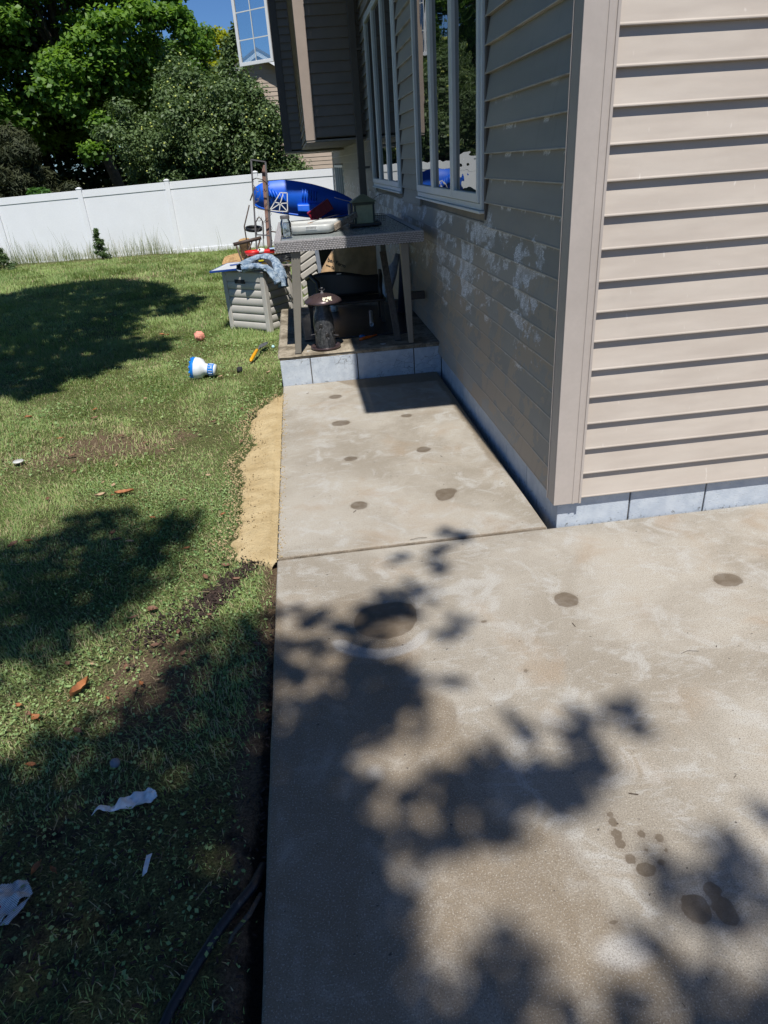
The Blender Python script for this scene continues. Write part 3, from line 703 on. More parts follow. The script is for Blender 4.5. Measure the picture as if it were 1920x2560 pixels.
def fruit():
    r = random.Random(4); m = MB(); ico = bmesh.new(); bmesh.ops.create_icosphere(ico, subdivisions=1, radius=1); V = [v.co.copy() for v in ico.verts]; F = [tuple(v.index for v in f.verts) for f in ico.faces]; ico.free()
    for _ in range(620):
        c = r.choice(ap[:150]); d = Vector((r.gauss(0,1), -abs(r.gauss(0,1)), r.gauss(0,.8))).normalized()
        p = Vector(c[:3]) + Vector((d.x*c[3], d.y*c[4], d.z*c[5]))*1.02; s = r.uniform(.024, .038)
        m.add([p + v*s for v in V], F)
    m.build('apples', M('apple_skin', (.42,.46,.10), .4, .2), apple, kind='stuff', smooth=True)
fruit()
# large maple to the left
rnd = np.random.default_rng(21); mp = []
mp += ell_clumps((-9.3, 25.5, 6.0), (4.6, 3.0, 3.6), 120, .55, 1.05, 22, .3, .6, 1.4)
mp += ell_clumps((-9.8, 26, 10.6), (4.4, 2.6, 2.6), 46, .7, 1.1, 23, .3, .6)
mp += [(-5.3,25.2,7.6,.7,.7,.4), (-4.7,25.0,7.9,.6,.6,.35), (-5.8,25.3,6.9,.7,.7,.4), (-4.5,25.3,6.9,.55,.5,.35), (-5.1,25.2,6.3,.6,.5,.35), (-4.2,25.2,7.5,.45,.45,.3), (-5.4,25,5.6,.5,.5,.35),(-4.4,25.1,6.2,.5,.5,.5),(-4.1,25.1,5.7,.4,.4,.5),(-6.0,24.6,5.2,.6,.5,.4),(-6.6,24.2,4.3,.6,.5,.4),(-7.2,23.4,3.3,.5,.4,.35),(-7.5,23.1,2.5,.45,.4,.3),(-6.9,23.3,2.9,.35,.3,.25),(-8.0,23.2,3.9,.6,.5,.4)]
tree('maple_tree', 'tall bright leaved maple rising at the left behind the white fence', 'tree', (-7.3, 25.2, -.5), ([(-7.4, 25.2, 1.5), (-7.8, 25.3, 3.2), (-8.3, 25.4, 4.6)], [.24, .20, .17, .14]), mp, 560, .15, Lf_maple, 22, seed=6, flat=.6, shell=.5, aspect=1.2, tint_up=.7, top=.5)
tree('yellow_tree', 'small yellow leaved treetop showing above the apple tree', 'tree', (-4.2, 34, -.5), ([(-4.2, 34, 2.0), (-4.1, 34, 4)], [.2, .16, .12]), ell_clumps((-3.95, 34, 5.6), (1.15, 1.2, 1.9), 30, .3, .55, 31), 420, .13, Lf_yel, 6, seed=8)
tree('green_tree', 'mid green treetop between the maple and the yellow tree', 'tree', (-5.3, 30, -.5), ([(-5.3, 30, 2.0), (-5.0, 30, 4.5)], [.2, .16, .12]), ell_clumps((-4.75, 30, 5.9), (.9, 1.0, 2.0), 26, .3, .5, 32), 420, .13, Lf_maple, 6, seed=9, tint_up=.1)
tree('pine_tree', 'drab olive pine in the shade under the maple', 'tree', (-10.2, 22.0, -.5), ([(-10.2, 22, 1.0), (-10.1, 22, 2.4)], [.16, .13, .08]), ell_clumps((-9.7, 21.9, 1.6), (1.6, 1.0, 1.6), 60, .25, .5, 33, .1), 620, .085, Lf_pine, 10, seed=10, aspect=5, flat=.2)
tree('leafy_bush', 'low green bush at the left edge behind the fence', 'bush', (-12.3, 20.7, -.4), ([(-12.3, 20.7, .3), (-12.2, 20.7, .9)], [.08, .06, .04]), ell_clumps((-12.2, 20.7, 1.35), (1.6, .7, .95), 36, .25, .45, 34, .2), 420, .085, mat_leaf('bush_leaf', (.03,.06,.015), (.10,.16,.045), .3), 6, seed=11)
tree('leafy_bush', 'small bright green shrub peeping over the fence under the pine', 'bush', (-8.35, 19.6, -.4), ([(-8.35, 19.6, .3), (-8.35, 19.6, .9)], [.05, .04, .03]), ell_clumps((-8.35, 19.6, 1.30), (.42, .3, .30), 10, .12, .22, 35), 160, .12, mat_leaf('shrub_leaf', (.04,.10,.02), (.10,.22,.05), .35), 4, seed=12, aspect=3)
dk = ell_clumps((-11.5, 28, 3.5), (7.5, 1.6, 4.2), 90, .8, 1.4, 36, .1)
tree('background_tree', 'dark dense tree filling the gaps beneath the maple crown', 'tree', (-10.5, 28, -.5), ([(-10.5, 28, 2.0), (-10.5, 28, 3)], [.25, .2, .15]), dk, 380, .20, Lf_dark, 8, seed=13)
# trees past the left of the picture, seen in the windows' reflection and lending the lawn its shade
tree('background_tree', 'dense tree beyond the fence, left of the maple', 'tree', (-18, 23, -.5), ([(-18, 23, 2.0), (-18, 23, 3)], [.25, .2, .15]), ell_clumps((-17.5, 23, 4.2), (4.5, 2, 4), 80, .7, 1.1, 37, .2), 380, .16, Lf_maple, 8, seed=14)

def shade_tree(label, base, forks, polys, H, dens, size, mat, seed, extra=(), hj=.35, keep=.55):
    """tree outside the picture, its leaves laid out to cast the given shadow outlines"""
    r = np.random.default_rng(seed); root = thing('shade_tree', base, label, 'tree', 'shade trees out of frame'); P = []
    k = (SD.x/-SD.z, SD.y/-SD.z)
    for poly in polys:
        a = np.array(poly); lo, hi = a.min(0), a.max(0); n = int((hi-lo).prod()*dens)
        x = lo[0]+(hi[0]-lo[0])*r.random(n); y = lo[1]+(hi[1]-lo[1])*r.random(n)
        x2 = x + .10*r.normal(size=n); y2 = y + .10*r.normal(size=n)
        ok = inpoly(x2, y2, poly); nz = vnoise(x, y, .33, seed) + .6*vnoise(x, y, .12, seed+1); ok &= nz > -keep
        P.append(np.stack([x, y], 1)[ok])
    for (x, y, rr) in extra:
        n = max(4, int(rr*rr*3.14*dens*.80)); q = r.normal(size=(n, 2))*rr*.62; P.append(np.array([x, y])+q)
    P = np.vstack(P); n = len(P); h = H + .8*vnoise(P[:, 0], P[:, 1], 1.3, seed+2) + hj*r.normal(size=n)
    C = np.stack([P[:, 0]-k[0]*h, P[:, 1]-k[1]*h, h], 1)
    d = r.normal(size=(n, 3))*.6 + np.array([0, 0, 1]); d /= np.linalg.norm(d, axis=1)[:, None]
    t = np.cross(d, r.normal(size=(n, 3))); t /= np.linalg.norm(t, axis=1)[:, None]; b = np.cross(d, t); s = (size*(.7+.6*r.random(n)))[:, None]
    v = np.stack([C-t*s*.6, C-b*s*.42, C+t*s*.6, C+b*s*.42], 1).reshape(-1, 3)
    npmesh('crown', v, np.arange(4*n).reshape(n, 4), 4, mat, parent=root, attrs=dict(tint=np.repeat(r.random(n), 4)))
    m = MB(); m.tube([base] + forks, [.2, .17, .13, .10][:len(forks)+1], 9); rd = random.Random(seed)
    sel = C[r.choice(n, 22, replace=False)]; limbs(m, forks[-1], [tuple(q - np.array([0, 0, -.15])) for q in sel], .06, rd)
    m.build('trunk', bark, root, smooth=True)
S1 = [(-12,10.6),(-9,11.6),(-6.9,11.22),(-6.3,12.2),(-5.26,12.78),(-3.86,10.89),(-3.3,9.16),(-3.32,8.09),(-3.52,7.27),(-3.36,6.18),(-3.42,5.77),(-3.11,4.74),(-3.27,4.0),(-3.65,3.99),(-3.63,3.47),(-4.08,3.59),(-7,3.0),(-12,3.0)]
S1b = [(-3.0,9.15),(-2.7,7.92),(-2.75,7.0),(-3.1,6.8),(-3.3,7.8)]
S1c = [(-3.5,5.6),(-2.75,5.35),(-2.7,4.6),(-3.4,4.5)]
shade_tree('tall shade tree past the left edge of the picture, shading the far lawn', (-11.5, -1.5, -.1), [(-11.3,-1.3,2),(-10.8,-.8,4),(-9.6,.4,6)], [S1, S1b, S1c], 8.6, 420, .17, Lf_maple, 50, keep=.55)
S2 = [(-4.5,.2),(-2.9,.43),(-2.7,.41),(-2.6,.56),(-2.51,.87),(-2.35,.76),(-2.31,.4),(-2.03,.56),(-1.86,.61),(-1.85,.42),(-2.01,.13),(-2.1,-.16),(-2.3,-.55),(-2.51,-.6),(-4.5,-1.4)]
S3 = [(-1.43,-.39),(-1.68,-.52),(-1.81,-.83),(-1.98,-.96),(-2.15,-1.04),(-2.31,-1.14),(-3.5,-1.5),(-3.5,-5),(-1.1,-5),(-1.12,-1.9),(-1.2,-1.5),(-1.41,-1.25)]
S4 = [(-1.1,-2.05),(-.15,-2.15),(.6,-2.5),(.6,-5),(-1.1,-5)]
S3b = [(-1.41,-1.1),(-1.22,-1.15),(-1.18,-1.3),(-1.30,-1.36),(-1.2,-1.5),(-1.06,-1.62),(-1.10,-1.8),(-1.0,-1.95),(-1.0,-2.3),(-1.41,-2.4)]
S5 = [(-1.2,-.85),(-.98,-.85),(-.88,-1.02),(-1.0,-1.18),(-1.2,-1.28),(-1.41,-1.3),(-1.41,-1.12),(-1.25,-1.1)]
BL = [(-0.54,0.03,0.055),(-0.62,-0.09,0.052),(-0.65,-0.24,0.05),(-0.83,-0.12,0.033),(-0.78,-0.44,0.067),(-0.91,-0.44,0.067),(-0.99,-0.56,0.091),(-0.88,-0.56,0.058),(-0.67,-0.7,0.05),(-0.74,-0.74,0.037),(-1.12,-0.6,0.064),(-1.24,-0.53,0.046),(-1.07,-0.77,0.073),(-1.01,-0.89,0.094),(-0.97,-1.03,0.1),(-1.13,-1.0,0.091),(-1.11,-1.13,0.086),(-1.21,-1.19,0.084),(-1.33,-0.86,0.059),(-1.38,-1.19,0.052),(-1.3,-1.28,0.08),(-1.37,-1.42,0.057),(-0.74,-1.02,0.028),(-1.27,-1.64,0.14),(-1.24,-1.82,0.15),(-1.28,-1.96,0.14),(-1.11,-1.65,0.07),(-0.98,-1.48,0.05),(-1.09,-1.41,0.034),(-0.81,-1.57,0.1),(-0.74,-1.45,0.1),(-0.85,-1.47,0.074),(-0.67,-1.54,0.073),(-0.6,-1.46,0.056),(-0.52,-1.51,0.073),(-0.42,-1.47,0.065),(-0.42,-1.37,0.049),(-0.33,-1.29,0.04),(-0.2,-1.24,0.051),(-0.21,-1.33,0.04),(-0.59,-1.23,0.026),(-0.57,-1.31,0.025),(-0.96,-1.64,0.06),(-0.51,-1.56,0.054),(-0.17,-1.8,0.056),(-0.27,-1.85,0.063),(-0.18,-1.91,0.068),(-0.28,-1.95,0.059),(-0.39,-1.87,0.038),(-0.49,-2.0,0.043),(-0.02,-1.72,0.034),(-0.82,-1.91,0.046),(-0.78,-2.02,0.05),(-0.93,-2.04,0.08),(-1.09,-1.92,0.045),(-0.86,-1.99,0.051)]
shade_tree('shade tree behind the camera whose branches dapple the patio and near lawn', (-4.2, -7.0, -.1), [(-4.1,-6.8,2),(-3.6,-6.2,4),(-2.8,-5.4,5.6)], [S2, S3, S3b, S5, S4], 8.0, 1900, .075, Lf_maple, 60, BL, hj=.25, keep=.70)

# ------------------------------------------------------------------ grass
Gr = mat_leaf('grass_blade', (.095,.165,.045), (.42,.52,.19), .30, .6, dry=(.45,.37,.22))
Gc = mat_leaf('clover_leaf', (.10,.19,.06), (.36,.48,.20), .30, .55)
def blades(name, x0, x1, y0, y1, dens, h, wd, seed, lie=.5, mat=None, mask=None, dry=.06):
    r = np.random.default_rng(seed); n = int((x1-x0)*(y1-y0)*dens)
    x = x0+(x1-x0)*r.random(n); y = y0+(y1-y0)*r.random(n)
    keep = np.ones(n, bool)
    e = sand_edge(y); keep &= ~((x > e + .022*r.normal(size=n) + .06*(r.random(n) < .06)) & (y > -.02) & (y < 2.76))
    keep &= (x < -1.435) | ((y > 5.15) & (x < -.05))
    keep &= r.random(n) > np.clip(bare_f(x, y)*.95, 0, .93)
    keep &= r.random(n) > np.clip(soil_f(x, y)*1.15, 0, .97)
    keep &= r.random(n) < np.clip(.85 + .8*vnoise(x, y, .30, 77) + .5*vnoise(x, y, .09, 78), .35, 1)
    if mask is not None: keep &= mask(x, y)
    x, y = x[keep], y[keep]; n = len(x); z = ground_z(x, y) - .004
    hh = h*(.45+.9*r.random(n))*(1+.9*vnoise(x, y, .5, 79)); ang = r.random(n)*6.283; la = ang + r.normal(size=n)*.5
    swirl = 6.283*(vnoise(x, y, .4, 80)+.5); la = np.where(r.random(n) < .5, swirl + r.normal(size=n)*.5, la)
    ln = lie*(.3+1.3*r.random(n))
    dx, dy = np.cos(la), np.sin(la); sx, sy = -dy*wd*(.6+.8*r.random(n)), dx*wd*(.6+.8*r.random(n))
    c1 = np.cos(ln*.6); s1 = np.sin(ln*.6); c2 = np.cos(np.minimum(ln*1.5, 1.75)); s2 = np.sin(np.minimum(ln*1.5, 1.75))
    b = np.stack([x, y, z], 1); m = b + np.stack([dx*s1, dy*s1, c1], 1)*(hh*.55)[:, None]; tip = m + np.stack([dx*s2, dy*s2, np.maximum(c2, -.05)], 1)*(hh*.5)[:, None]
    sd = np.stack([sx, sy, 0*sx], 1)*.5
    v = np.stack([b-sd, b+sd, m+sd*.85, m-sd*.85, tip], 1).reshape(-1, 3); o = np.arange(n)*5
    f = np.concatenate([np.stack([o, o+1, o+2], 1), np.stack([o, o+2, o+3], 1), np.stack([o+3, o+2, o+4], 1)])
    tint = np.clip(.12+.6*r.random(n) + .5*vnoise(x, y, .8, 81), 0, .84); tint = np.where(r.random(n) < dry + .35*np.clip(bare_f(x, y), 0, 1), .95, tint)
    npmesh(name, v, f, 3, mat or Gr, kind='stuff', attrs=dict(tint=np.repeat(tint, 5)))
blades('grass', -3.5, -1.42, -2.7, 1.2, 17000, .036, .0028, 90, 1.05, dry=.17)
blades('grass', -5.6, -1.42, 1.2, 5.6, 9000, .040, .0042, 91, 1.0, dry=.17)
blades('grass', -9.5, -.05, 5.15, 11, 3000, .052, .0062, 92, .75)
blades('grass', -13.5, -.1, 11, 17.6, 1100, .075, .010, 93, .6)
blades('grass', -26, -9.5, -2, 17.6, 60, .10, .03, 94, .5)
blades('grass', -13.5, -9.5, 17.0, 18.8, 700, .10, .011, 95, .5)
def clover():
    r = np.random.default_rng(5)
    for (x0, x1, y0, y1, dens, s, nm) in ((-3.0, -1.43, -2.6, 1.4, 5200, .011, 'ground_cover'), (-5.2, -1.43, 1.4, 5.6, 900, .020, 'ground_cover'), (-8.5,-1.5,5.6,11,160,.035,'ground_cover')):
        n = int((x1-x0)*(y1-y0)*dens); x = x0+(x1-x0)*r.random(n); y = y0+(y1-y0)*r.random(n)
        k = (r.random(n) < np.clip(.35+2.2*vnoise(x, y, .42, 55), .02, 1)) & (r.random(n) > bare_f(x, y)) & (r.random(n) > soil_f(x, y)*1.2) & ~((x > sand_edge(y)) & (y > -.05) & (y < 2.76))
        x, y = x[k], y[k]; n = len(x); z = ground_z(x, y)+.006+.022*r.random(n)
        c = np.stack([x, y, z], 1); d = r.normal(size=(n, 3))*.38+[0, 0, 1]; d /= np.linalg.norm(d, axis=1)[:, None]
        t = np.cross(d, r.normal(size=(n, 3))); t /= np.linalg.norm(t, axis=1)[:, None]; b = np.cross(d, t); q = (s*(.5+.8*r.random(n)))[:, None]
        v = np.stack([c-t*q*.6, c-b*q*.45, c+t*q*.6, c+b*q*.45], 1).reshape(-1, 3)
        npmesh(nm, v, np.arange(4*n).reshape(n, 4), 4, Gc, kind='stuff', attrs=dict(tint=np.repeat(np.clip(r.random(n)+vnoise(x,y,.5,56), 0, .84), 4)))
clover()
def tall_weeds():
    r = np.random.default_rng(8); m = []; fs = []; tn = []; o = 0
    for _ in range(1700):
        x = -r.random()*11.5 - .9; q = vnoise(np.array([x]), np.array([1.]), .9, 61)[0]
        if x > -2.2 or (-4.7 < x and r.random() < .55): 
            if r.random() < .75: continue
        y = 17.45 - .125*max(x, -9.6) - r.random()**2*.45; h = (.16+.30*r.random()**2)*(1+1.5*max(q, -.4)) + (.5*(r.random() < .03))
        z = float(ground_z(x, y)); a = r.random()*6.28; l = .05+.25*r.random(); w_ = .0035
        p = [np.array([x, y, z]), np.array([x+np.cos(a)*h*l*.3, y+np.sin(a)*h*l*.3, z+h*.55]), np.array([x+np.cos(a)*h*l, y+np.sin(a)*h*l, z+h])]
        ww = [w_, w_*.8, w_*.2]
        for i in range(3): m += [p[i]-[ww[i], 0, 0], p[i]+[ww[i], 0, 0]]
        fs += [(o, o+1, o+3, o+2), (o+2, o+3, o+5, o+4)]; o += 6; tn += [r.random()*.5 + .5*(r.random() < .3)]*6
    npmesh('tall_grass', np.array(m), np.array(fs), 4, mat_leaf('weed_stalk', (.10,.14,.05), (.24,.25,.12), .3, .7, dry=(.36,.31,.19)), kind='stuff', attrs=dict(tint=np.minimum(tn, 1)))
tall_weeds()
def sapling(x, y, h, r0, label, seed):
    z = float(ground_z(x, y)); root = thing('sapling', (x, y, z), label, 'plant')
    r = np.random.default_rng(seed); cl = []
    for i in range(16):
        u = (i+.5)/16; a = r.random()*6.28; rr = r0*(1-u)**.8*.8
        cl.append((x+np.cos(a)*rr*.6, y+np.sin(a)*rr*.6, z+.05+u*h*.92, .05+rr*.45, .05+rr*.45, .06))
    C = np.array([c[:3] for c in cl]); R = np.array([c[3:] for c in cl])
    leaf_cloud('foliage', C, R, 70, .055, mat_leaf('sapling_leaf', (.05,.09,.03), (.16,.24,.09), .2), parent=root, shell=.2, aspect=3.2, seed=seed)
    m = MB(); m.tube([(x, y, z-.05), (x+.02, y, z+h*.5), (x, y, z+h*.93)], [.012, .008, .003], 5); m.build('stem', bark, root)
sapling(-6.6, 17.75, .80, .24, 'knee high dark green sapling standing against the second fence panel', 3)
sapling(-9.0, 17.1, .58, .42, 'bushy green weed at the left edge below the fence', 4)
# ------------------------------------------------------------------ wicker table
V = Vector
def table():
    x0, x1, y0, y1, zt, zb = -1.335, -.120, 2.905, 5.04, 1.175, 1.088
    t = thing('patio_table', (-.73, 3.97, .26), 'tall wicker edged patio table with frosted glass top, standing on the stoop', 'table')
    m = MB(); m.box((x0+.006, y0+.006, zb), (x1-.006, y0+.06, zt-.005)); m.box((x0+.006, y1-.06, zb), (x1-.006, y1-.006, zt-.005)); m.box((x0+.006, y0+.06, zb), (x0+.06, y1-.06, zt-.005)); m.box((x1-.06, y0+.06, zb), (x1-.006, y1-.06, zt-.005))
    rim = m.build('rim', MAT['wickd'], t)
    m = MB(); cw = .0114; rh = .0138; r = random.Random(2)
    for i in range(int((x1-x0)/cw)):
        x = x0 + i*cw
        for j in range(6):
            z = zb + .001 + j*rh; pr = .006 if (i+j) % 2 == 0 else .0025; q = r.uniform(-.0006, .0006)
            m.box((x+.0009, y0+.006-pr+q, z+(.0005 if (i+j) % 2 == 0 else .003)), (x+cw-.0009, y0+.0075, z+rh-(.0008 if (i+j) % 2 == 0 else .003)))
        for j in range(4):
            y = y0 + .002 + j*.0135; pr = .005 if (i+j) % 2 == 0 else .0018
            m.box((x+.0009, y+.0006, zt-.006), (x+cw-.0009, y+.0129, zt-.005+pr))
    for i in range(int((y1-y0-.06)/.016)):
        y = y0+.06 + i*.016
        for j in range(4):
            for xx in (x1-.056, x0+.003):
                x = xx + j*.0135; pr = .005 if (i+j) % 2 == 0 else .0018
                m.box((x+.0006, y+.0009, zt-.006), (x+.0129, y+.0151, zt-.005+pr))
    m.build('wicker_weave', MAT['wick'], rim, kind='stuff')
    g = NT('frosted_glass'); p = g.pos(); n = g.noise(p, 70, 3)
    g.fin(g.mix(g.ramp(g.noise(p, 4, 4), .35, .7), (.20, .225, .225), (.29, .31, .30)), g.math('MULTIPLY_ADD', n, .2, .18), g.bump(n, .25, .002), spec=.6)
    MB().box((x0+.061, y0+.061, zt-.018), (x1-.061, y1-.061, zt-.008)).build('glass_top', g.m, t)
    for (a, b, w0, w1) in (((-1.168, 2.975), (-1.245, 2.985), .078, .052), ((-.283, 2.975), (-.258, 2.985), .070, .044), ((-.243, 4.95), (-.20, 4.99), .062, .044), ((-1.15, 4.95), (-1.23, 4.99), .07, .045)):
        m = MB(); m.hexa([(b[0]-w1/2, b[1]-w1/2, .262), (b[0]+w1/2, b[1]-w1/2, .262), (b[0]+w1/2, b[1]+w1/2, .262), (b[0]-w1/2, b[1]+w1/2, .262), (a[0]-w0/2, a[1]-w0/2, zb), (a[0]+w0/2, a[1]-w0/2, zb), (a[0]+w0/2, a[1]+w0/2, zb), (a[0]-w0/2, a[1]+w0/2, zb)])
        m.build('leg', MAT['legm'], t, bevel=.006)
        m = MB(); m.box((b[0]-w1/2-.002, b[1]-w1/2-.002, .2595), (b[0]+w1/2+.002, b[1]+w1/2+.002, .266)); m.build('foot_cap', MAT['dark'], t)
table()
ZT = 1.176
def jar():
    t = thing('glass_jar', (-1.226, 3.225, ZT), 'clear glass jar with grey screw lid at the front left of the wicker table', 'jar')
    c = (-1.226, 3.225, ZT)
    m = MB(); m.lathe([(.036, 0), (.043, .006), (.045, .03), (.045, .105), (.040, .122), (.034, .132), (.034, .142)], c, 28, caps=False); m.lathe([(.0, .004), (.036, .0045)], c, 28, caps=False)
    m.build('body', mat_clear('jar_glass', (.93, .96, .96), .12), t, smooth=True)
    m = MB(); m.lathe([(.0365, .140), (.0385, .141), (.0385, .163), (.036, .167), (.0, .168)], c, 28, caps=False); m.build('lid', MAT['greymetal'], t, bevel=.001)
    m = MB(); r = random.Random(3)
    for _ in range(7):
        x, y, z = c[0]+r.uniform(-.02, .02), c[1]+r.uniform(-.02, .02), ZT+.008+r.uniform(0, .05); m.box((x-.009, y-.006, z), (x+.009, y+.006, z+.014), Matrix.Rotation(r.random()*3, 3, 'Z'))
    m.build('contents', MAT['whitep'], t)
jar()
def tote_lid():
    t = thing('plastic_tote_lid', (-1.0, 3.62, ZT), 'pale grey plastic tote lid with ribbed vent, lying on the table beside the jar', 'lid')
    A, B, Cc, D = V((-1.19, 3.38, 0)), V((-.85, 3.31, 0)), V((-.69, 3.88, 0)), V((-1.20, 3.93, 0)); Z = V((0,0,1)); cen = (A+B+Cc+D)/4
    P = lambda q, s, z: cen + (q-cen)*s + Z*z
    m = MB(); rings = [(.93, ZT+.001), (.98, ZT+.012), (1.0, ZT+.03), (1.0, ZT+.055), (.985, ZT+.066), (.95, ZT+.070), (.93, ZT+.058), (.90, ZT+.054)]
    base = []
    for q0, q1 in ((A, B), (B, Cc), (Cc, D), (D, A)):
        for u in (.06, .2, .5, .8, .94): base.append(q0.lerp(q1, u))
    n = len(base); vs = [P(b, s, z) for s, z in rings for b in base]
    fs = [(i*n+k, i*n+(k+1) % n, (i+1)*n+(k+1) % n, (i+1)*n+k) for i in range(len(rings)-1) for k in range(n)] + [tuple(range(n)), tuple((len(rings)-1)*n+k for k in range(n))]
    m.add(vs, fs); m.build('shell', M('pale_grey_plastic', (.50, .51, .49), .4, .08), t, smooth=True)
    m = MB(); d = (B-A).normalized(); nn = V((d.y, -d.x, 0)); o = A.lerp(B, .37) + nn*.002
    m.hexa([o+Z*(ZT+.030), o+d*.10+Z*(ZT+.030), o+d*.10-nn*.02+Z*(ZT+.030), o-nn*.02+Z*(ZT+.030), o+nn*.006+Z*(ZT+.062), o+d*.10+nn*.006+Z*(ZT+.062), o+d*.10-nn*.02+Z*(ZT+.062), o-nn*.02+Z*(ZT+.062)])
    v = m.build('vent', MAT['whitep'], t, bevel=.002)
    for i in range(8):
        q = o + d*(.010+.0108*i) + nn*.0085; m = MB(); m.beam(q+Z*(ZT+.038), q+Z*(ZT+.058), .003, .003); m.build('slot', MAT['dark'], v)
tote_lid()
def wires():
    m = MB(); m.tube([(-1.02, 3.55, ZT+.075), (-.93, 3.65, ZT+.088), (-.80, 3.72, ZT+.105), (-.68, 3.78, ZT+.11)], .0022, 5); m.tube([(-.90, 3.67, ZT+.088), (-.80, 3.66, ZT+.085), (-.66, 3.72, ZT+.10)], .002, 5)
    tag(m.build('wire', MAT['blackmetal']), 'thin bent dark wire resting on the pale grey lid on the table', 'wire')
wires()
def stick():
    m = MB(); m.beam((-.825, 3.44, ZT+.026), (-.60, 3.66, ZT+.105), .035, .050, w1=.03, h1=.045)
    tag(m.build('wood_block', mat_wood('weathered_wood', (.17, .13, .095), (.42, .36, .29), (.15, 1, 1), 60), bevel=.003), 'short splintered length of weathered timber propped against the green lantern feeder', 'wood block')
stick()
def lantern():
    t = thing('lantern_feeder', (-.52, 3.82, ZT), 'green house shaped lantern bird feeder on a black wire base, on the wicker table', 'bird feeder')
    gm = M('green_feeder_paint', (.22, .215, .11), .5, .15); gl = M('seed_window', (.36, .36, .20), .35, .12, 20)
    x0, x1, y0, y1 = -.612, -.425, 3.73, 3.92
    MB().box((x0-.05, y0-.06, ZT+.001), (x1+.05, y1+.05, ZT+.022)).build('base_tray', MAT['blackmetal'], t, bevel=.003)
    MB().box((x0+.008, y0+.008, ZT+.022), (x1-.008, y1-.008, ZT+.195)).build('seed_window', gl, t)
    for a, b in ((x0, y0), (x1-.018, y0), (x0, y1-.018), (x1-.018, y1-.018)): MB().box((a, b, ZT+.022), (a+.018, b+.018, ZT+.195)).build('corner_post', M('dark_green_paint', (.045, .05, .035), .5), t)
    MB().box((x0-.004, y0-.004, ZT+.172), (x1+.004, y0+.012, ZT+.1955)).build('header', M('dark_green_header', (.06, .065, .035), .5), t)
    m = MB(); z = ZT+.196; m.hexa([(x0-.025, y0-.025, z), (x1+.025, y0-.025, z), (x1+.025, y1+.025, z), (x0-.025, y1+.025, z), (-.535, 3.80, z+.062), (-.505, 3.80, z+.062), (-.505, 3.83, z+.062), (-.535, 3.83, z+.062)]); m.build('roof', gm, t, bevel=.003)
    m = MB(); m.tube([(-.643, 3.80, ZT+.06), (-.643, 3.80, ZT+.19)], .017, 12); m.build('side_tube', MAT['greymetal'], t, smooth=True)
    m = MB()
    for i in range(6): m.tube([(-.415+.017*i, 3.76, ZT+.024), (-.415+.017*i, 3.76, ZT+.095)], .0016, 4)
    for i in range(5): m.tube([(-.415, 3.76, ZT+.03+.015*i), (-.33, 3.76, ZT+.03+.015*i)], .0016, 4)
    m.build('suet_cage', MAT['blackmetal'], t)
    m = MB(); m.tube([(-.44, 3.84, ZT+.20), (-.36, 3.95, ZT+.235), (-.26, 4.1, ZT+.245), (-.17, 4.2, ZT+.22), (-.12, 4.25, ZT+.18)], .002, 5); m.tube([(-.62, 3.84, ZT+.20), (-.68, 3.92, ZT+.215), (-.76, 4.0, ZT+.24)], .003, 5); m.build('hanger_wire', MAT['greymetal'], t)
lantern()
